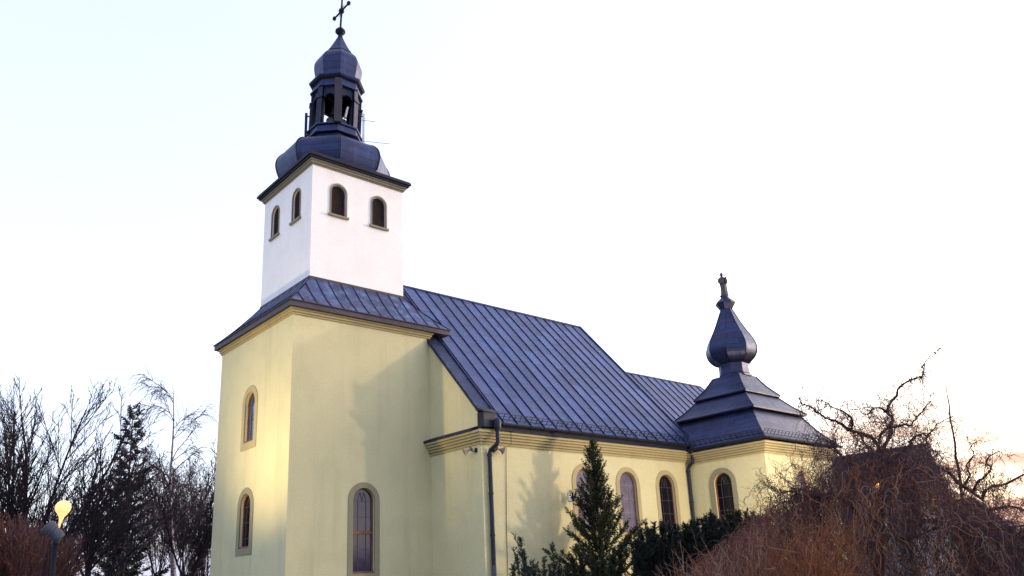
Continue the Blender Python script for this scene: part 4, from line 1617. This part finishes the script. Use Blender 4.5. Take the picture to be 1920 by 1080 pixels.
for lab, cu, tips in (('dark yew bush with a rounded top right of the conifer', 1232, [(1190, 1012), (1200, 995), (1213, 990), (1226, 984), (1240, 980), (1254, 983), (1266, 985), (1206, 1024), (1244, 1010), (1222, 1018), (1196, 1036), (1262, 1012), (1212, 1050), (1240, 1045)]),
                      ('dark yew bush in front of the nave downpipe by the chapel', 1305, [(1270, 986), (1284, 984), (1296, 978), (1308, 976), (1322, 968), (1340, 974), (1332, 962), (1350, 976), (1290, 1000), (1312, 1000), (1336, 1000), (1280, 1020), (1320, 1030), (1300, 1030)]),
                      ('brownish green yew bush under the chapel window', 1385, [(1356, 970), (1370, 966), (1384, 960), (1398, 964), (1410, 962), (1422, 968), (1436, 975), (1376, 985), (1400, 985), (1424, 992), (1364, 1005), (1392, 1010), (1416, 1015)])):
    D0 = 27.5 + (cu - 1232) * .012
    sp_ = [at(u + rn.uniform(-7, 7) * k_, v + 26 * k_ * rn.random(), D0 + rn.uniform(-1.0, 1.0)) for u, v in tips for k_ in (0, 1, 1.6)]
    spiky_shrub(lab, 'yew_bush', flat(at(cu, 1080, D0)), sp_, rn, 'yew' if cu < 1380 else 'thuja', .13, .024, 'yew bushes below the nave windows', 'bush', 85, .17)


# contorted willow
rn = random.Random(9)
wb = at(1648, 1080, 15)
wil = thing('willow_tree', 'large contorted willow with a tangle of hanging red brown twigs at the right', 'tree', (wb.x, wb.y, 0))
W0 = Vector((wb.x, wb.y, 0))
limbs = [
    ([(1640, 1230, 15), (1650, 1080, 15), (1646, 1000, 15.1), (1656, 930, 15), (1652, 880, 15), (1650, 850, 15)], .13, .07),
    ([(1650, 850, 15), (1645, 835, 14.9), (1630, 818, 14.8), (1612, 812, 14.7), (1590, 806, 14.5), (1572, 792, 14.5), (1556, 786, 14.4), (1536, 776, 14.3), (1520, 764, 14.2), (1503, 756, 14.1), (1497, 744, 14)], .055, .009),
    ([(1590, 806, 14.5), (1598, 800, 14.4), (1594, 782, 14.2), (1580, 770, 14.2), (1562, 764, 14), (1545, 752, 14), (1530, 752, 13.8)], .035, .006),
    ([(1650, 850, 15), (1662, 830, 15.1), (1670, 812, 15.2), (1668, 798, 15.2), (1674, 786, 15.3), (1664, 772, 15.4), (1668, 758, 15.4), (1680, 742, 15.5), (1686, 726, 15.5), (1702, 717, 15.6), (1714, 709, 15.6), (1729, 706, 15.7), (1731, 694, 15.7), (1729, 686, 15.8), (1738, 676, 15.8), (1748, 664, 15.9), (1762, 654, 16)], .055, .004),
    ([(1668, 798, 15.2), (1682, 800, 15.0), (1694, 796, 14.9), (1706, 798, 14.8), (1716, 786, 14.7), (1726, 776, 14.7), (1733, 766, 14.6), (1742, 756, 14.6), (1744, 752, 14.6)], .04, .005),
    ([(1664, 772, 15.4), (1650, 764, 15.3), (1636, 768, 15.2), (1622, 778, 15.1), (1610, 768, 15), (1594, 768, 14.9)], .03, .006),
    ([(1645, 835, 14.9), (1652, 815, 14.7), (1664, 802, 14.6), (1660, 790, 14.5), (1652, 784, 14.4)], .035, .01),
    ([(1652, 880, 15), (1690, 850, 14.8), (1704, 836, 14.7), (1714, 820, 14.6), (1730, 814, 14.5), (1738, 818, 14.5), (1748, 806, 14.4), (1762, 792, 14.3), (1786, 781, 14.2)], .045, .006),
    ([(1738, 818, 14.5), (1736, 826, 14.4), (1742, 838, 14.3), (1756, 848, 14.2), (1768, 862, 14.1)], .03, .008),
    ([(1656, 930, 15), (1700, 915, 15.2), (1742, 892, 15.3), (1764, 876, 15.4), (1782, 890, 15.5), (1804, 912, 15.6), (1824, 922, 15.6), (1840, 934, 15.7), (1850, 918, 15.7), (1868, 910, 15.8), (1890, 905, 15.9), (1925, 888, 16)], .06, .02),
    ([(1824, 922, 15.6), (1832, 904, 15.5), (1846, 894, 15.4), (1858, 880, 15.3), (1850, 866, 15.2), (1862, 850, 15.2), (1880, 848, 15.1)], .035, .006),
    ([(1700, 980, 15.2), (1790, 970, 15.3), (1842, 958, 15.5), (1872, 952, 15.6), (1892, 950, 15.7), (1925, 958, 15.8)], .05, .025),
    ([(1804, 912, 15.6), (1818, 890, 15.8), (1812, 872, 15.9), (1826, 852, 16), (1820, 836, 16), (1836, 826, 16.1)], .03, .005),
    ([(1646, 1000, 15.1), (1610, 960, 14.2), (1580, 938, 13.6), (1556, 926, 13.3), (1540, 934, 13.2), (1522, 926, 13), (1500, 928, 12.8), (1480, 920, 12.7), (1462, 924, 12.6), (1446, 914, 12.5)], .05, .008),
    ([(1540, 934, 13.2), (1532, 946, 13.1), (1528, 962, 13), (1538, 976, 13), (1534, 990, 12.9)], .025, .008),
    ([(1612, 812, 14.7), (1618, 826, 14.5), (1628, 842, 14.2), (1634, 862, 14), (1626, 880, 13.8), (1632, 905, 13.7)], .035, .01),
    ([(1645, 835, 14.9), (1668, 850, 14.4), (1674, 866, 14.2), (1690, 872, 14), (1706, 884, 13.9), (1714, 910, 13.8), (1710, 940, 13.7), (1714, 975, 13.6)], .03, .008),
    ([(1652, 880, 15), (1600, 870, 14.2), (1572, 850, 13.9), (1556, 830, 13.8), (1536, 824, 13.6), (1520, 836, 13.5)], .04, .007),
    ([(1646, 1000, 15.1), (1700, 1010, 14), (1760, 990, 13.4), (1820, 1000, 13.2), (1880, 990, 13), (1920, 1010, 13)], .028, .012),
]
lm, tw, tw2, tw3, tw4 = MB(), MB(), MB(), MB(), MB()
paths = []
for pl, r0, r1 in limbs:
    raw = [at(*q) - W0 for q in pl]
    pts = []
    for i in range(len(raw) - 1):
        a = raw[max(0, i - 1)]
        b_, c_, d_ = raw[i], raw[i + 1], raw[min(len(raw) - 1, i + 2)]
        for k in range(3):
            q = k / 3
            v = 0.5 * (2 * b_ + (c_ - a) * q + (2 * a - 5 * b_ + 4 * c_ - d_) * q * q + (3 * b_ - a - 3 * c_ + d_) * q ** 3)
            pts.append(v + rv(rn) * .012)
    pts.append(raw[-1])
    n_ = len(pts)
    rad = [(r0 + (r1 - r0) * (i / (n_ - 1)) ** .7) * rn.uniform(.6, .95) for i in range(n_)]
    lm.tube(pts, rad, 7)
    paths.append((pts, rad))
lm.build('trunk', M['wlimb'], wil, True, (0, 0, 0))


def curly(mb, p, d, L, r0, n, amp, trop, sides=3):
    """corkscrew twig"""
    ph, w_ = rn.uniform(0, 6.3), rn.uniform(1.5, 3.2) * 2 * math.pi / n
    s = d.cross(rv(rn))
    if s.length < .05:
        s = d.cross(Vector((1, .2, .1)))
    s.normalize()
    u_ = d.cross(s).normalized()
    pts, rad = [p.copy()], [r0]
    st = L / n
    for i in range(n):
        dv = d + (s * math.cos(ph + w_ * i) + u_ * math.sin(ph + w_ * i)) * amp + rv(rn) * .38
        d = (d + Vector((0, 0, trop)) + rv(rn) * .06).normalized()
        p = p + dv.normalized() * st
        pts.append(p.copy())
        rad.append(r0 * (1 - .6 * (i + 1) / n))
    mb.tube(pts, rad, sides, False)
    return pts, rad


for gi, (pts, rad) in enumerate(paths[1:]):
    L = sum((pts[i + 1] - pts[i]).length for i in range(len(pts) - 1))
    upper = gi < 9 or gi in (9, 10, 11, 12)
    for i in range(int(L * 30)):
        q = rn.uniform(.12, 1)
        p, r_, d_ = sample(pts, rad, min(q, .999))
        dv = branchdir(rn, d_, R(rn.uniform(30, 80))) + Vector((0, 0, rn.uniform(-.3, .5)))
        a, b_ = curly(tw, p, dv.normalized(), rn.uniform(.12, .55), min(r_ * .6, .0062), 8, .75, rn.choice((-.08, .05, -.02)))
        for k in range(3):
            p2, r2, d2 = sample(a, b_, rn.uniform(.3, .95))
            curly(tw, p2, branchdir(rn, d2, R(55)), rn.uniform(.06, .26), .0038, 5, .7, 0)
        if rn.random() < .5:
            curly(tw, p, Vector((rn.uniform(-.2, .2), rn.uniform(-.2, .2), -1)), rn.uniform(.3, 1.1), .005, 12, .6, -.05)

BND = [(1290, 1075), (1340, 1030), (1400, 985), (1435, 950), (1480, 918), (1520, 900), (1560, 868), (1610, 850), (1680, 842), (1745, 850), (1775, 915), (1850, 955), (1900, 985), (1990, 1000)]


def bound(u):
    for i in range(len(BND) - 1):
        if BND[i][0] <= u <= BND[i + 1][0]:
            f = (u - BND[i][0]) / (BND[i + 1][0] - BND[i][0])
            return BND[i][1] + (BND[i + 1][1] - BND[i][1]) * f
    return 1080


for i in range(9000):
    u = rn.uniform(1300, 1985)
    b_ = bound(u)
    v = b_ + (1120 - b_) * rn.random() ** 1.05 - 6 * rn.random()
    D = rn.uniform(12.8, 18.5)
    p = at(u, v, D) - W0
    k = rn.random()
    left = max(0.0, (1580 - u) / 260)
    mb = tw2 if k < .14 + .45 * left else (tw3 if k > .965 else (tw4 if k > .93 - .05 * left else tw))
    curly(mb, p, Vector((rn.uniform(-.7, .7), rn.uniform(-.7, .7), rn.uniform(-1.2, .1))).normalized(), rn.uniform(.4, 1.3), rn.uniform(.0028, .0056) * (1.15 if mb in (tw3, tw4) else 1), 13, .5, -.12)
# fine veil of twigs over the upper part
for i in range(3000):
    u = rn.uniform(1430, 1930) if i % 3 else rn.uniform(1540, 1790)
    b_ = bound(u)
    v = b_ + rn.gauss(28, 32)
    p = at(u, v, rn.uniform(12.5, 17.5)) - W0
    curly(tw if rn.random() < .7 else tw2, p, Vector((rn.uniform(-.8, .8), rn.uniform(-.8, .8), rn.uniform(-1, .6))).normalized(), rn.uniform(.2, .75), rn.uniform(.0026, .0042), 11, .8, -.07)
# denser red twigs on the left flank
for i in range(1300):
    u = rn.uniform(1390, 1570)
    b_ = bound(u)
    v = b_ + 5 + (1100 - b_) * rn.random()
    p = at(u, v, rn.uniform(12.5, 16)) - W0
    curly(tw2 if rn.random() < .6 else tw, p, Vector((rn.uniform(-.7, .7), rn.uniform(-.7, .7), rn.uniform(-1.2, .1))).normalized(), rn.uniform(.3, 1.0), rn.uniform(.003, .0055), 12, .55, -.1)
# brighter hanging shoots nearest the street
for i in range(300):
    u = min(1920, rn.triangular(1400, 1900, 1500))
    b_ = bound(u)
    v = b_ + 12 + (1060 - b_) * rn.random()
    p = at(u, v, rn.uniform(11.6, 13.4)) - W0
    curly(tw4 if rn.random() < .62 else tw3, p, Vector((rn.uniform(-.6, .6), rn.uniform(-.6, .6), rn.uniform(-1.3, .1))).normalized(), rn.uniform(.35, 1.3), rn.uniform(.0026, .0046), 15, .62, -.1)
# larger curling shoots in front of the mass
for i in range(18):
    u = rn.uniform(1440, 1900)
    b_ = bound(u)
    p = at(u, b_ + (1050 - b_) * rn.random(), rn.uniform(11, 13)) - W0
    curly(tw4 if rn.random() < .6 else tw3, p, Vector((rn.uniform(-.8, .8), rn.uniform(-.8, .8), rn.uniform(-.9, .3))).normalized(), rn.uniform(.7, 1.6), rn.uniform(.004, .0065), 18, .45, -.05, 4)
# sparse wisps rising above the mass
for i in range(560):
    u = rn.uniform(1390, 1940)
    p = at(u, bound(u) + rn.uniform(-45, 40), rn.uniform(12, 17)) - W0
    curly(tw if rn.random() < .5 else tw2, p, Vector((rn.uniform(-.6, .6), rn.uniform(-.6, .6), rn.uniform(.2, 1))).normalized(), rn.uniform(.25, .8), .0045, 11, .75, -.06)
for mb, mn in ((tw, 'wtwig'), (tw2, 'redtwig'), (tw3, 'tan'), (tw4, 'orange')):
    o = mb.build('hanging_twigs', M[mn], wil, False, (0, 0, 0))
    o['kind'] = 'stuff'

# thin leader at the right
p0, p1 = at(1822, 1060, 17), at(1772, 712, 17)
t = thing('sapling', 'thin straight sapling with short side twigs rising above the willow', 'tree', flat(p0))
Z0 = Vector(flat(p0))
pts = [Vector((0, 0, 0))] + [p0.lerp(p1, i / 14) - Z0 + rv(rn) * .012 for i in range(15)]
rad = [.05] + [.045 * (1 - i / 14.6) + .003 for i in range(15)]
m = MB()
m.tube(pts, rad, 6)
m.build('trunk', M['bark'], t, True, (0, 0, 0))
m = MB()
for i in range(130):
    q = rn.uniform(.15, .97)
    p, r_, d_ = sample(pts, rad, q)
    curly(m, p, branchdir(rn, d_, R(rn.uniform(40, 80))), rn.uniform(.05, .5) * (1.1 - q), .004, 6, .4, .02)
m.build('twigs', M['twig'], t, False, (0, 0, 0))['kind'] = 'stuff'


# twiggy shrubs in front
def twig_shrub(label, base, D, tips, n, mats, rr=(.0035, .0065), group='twiggy shrubs in the foreground', curl=.035):
    b0 = Vector(base)
    t_ = thing('bare_shrub', label, 'shrub', base, group)
    mbs = [MB() for _ in mats]
    for i in range(n):
        u0, v0, u1, v1 = tips
        u = rn.uniform(u0, u1)
        q = (u - u0) / (u1 - u0)
        v = v0 + (v1 - v0) * q + rn.random() ** 1.5 * 130
        tip = at(u, v, D + rn.uniform(-1.3, 1.3)) - b0
        root = Vector((rn.uniform(-.35, .35), rn.uniform(-.35, .35), 0))
        mid = root.lerp(tip, .5) + Vector((0, 0, .18 * tip.length)) + rv(rn) * .12
        m_ = mbs[0 if rn.random() < .62 else 1]
        pts_ = []
        for k in range(9):
            f = k / 8
            pts_.append(root * (1 - f) ** 2 + mid * 2 * f * (1 - f) + tip * f * f + rv(rn) * curl * (.3 + f))
        r0 = rn.uniform(*rr)
        m_.tube(pts_, [r0 * 1.6 - r0 * 1.1 * k / 8 for k in range(9)], 3, False)
        for k in range(3):
            p, _, d_ = sample(pts_, [r0] * 9, rn.uniform(.45, .98))
            sp2, sr2, _ = poly(rn, p, branchdir(rn, d_, R(rn.uniform(15, 45))), rn.uniform(.12, .5), r0 * .8, r0 * .4, 5, .12, .03)
            m_.tube(sp2, sr2, 3, False)
    for m_, mn in zip(mbs, mats):
        m_.build('twigs', M[mn], t_, False, (0, 0, 0))['kind'] = 'stuff'


twig_shrub('bare shrub with pale tan twigs fanning left in front of the yews', flat(at(1370, 1080, 10.5)), 10.5, (1230, 1075, 1460, 1000), 190, ('tan', 'redtwig'))
twig_shrub('bare shrub with red brown twigs below the chapel corner', flat(at(1500, 1080, 11)), 11, (1385, 1010, 1620, 965), 230, ('redtwig', 'orange'), curl=.09)
# left edge
twig_shrub('red brown weeping bush at the lower left edge', flat(at(15, 1080, 27)), 27, (-60, 930, 90, 1000), 620, ('darkred', 'wtwig'), (.008, .013), None)
twig_shrub('dark bare bush low against the tower wall', flat(at(372, 1080, 46)), 46, (345, 1040, 398, 1040), 260, ('wtwig', 'twig'), (.012, .016), None)
twig_shrub('purple brown bare bush behind the street lamp post', flat(at(85, 1080, 36)), 36, (30, 960, 160, 1010), 620, ('wtwig', 'redtwig'), (.010, .014), None)
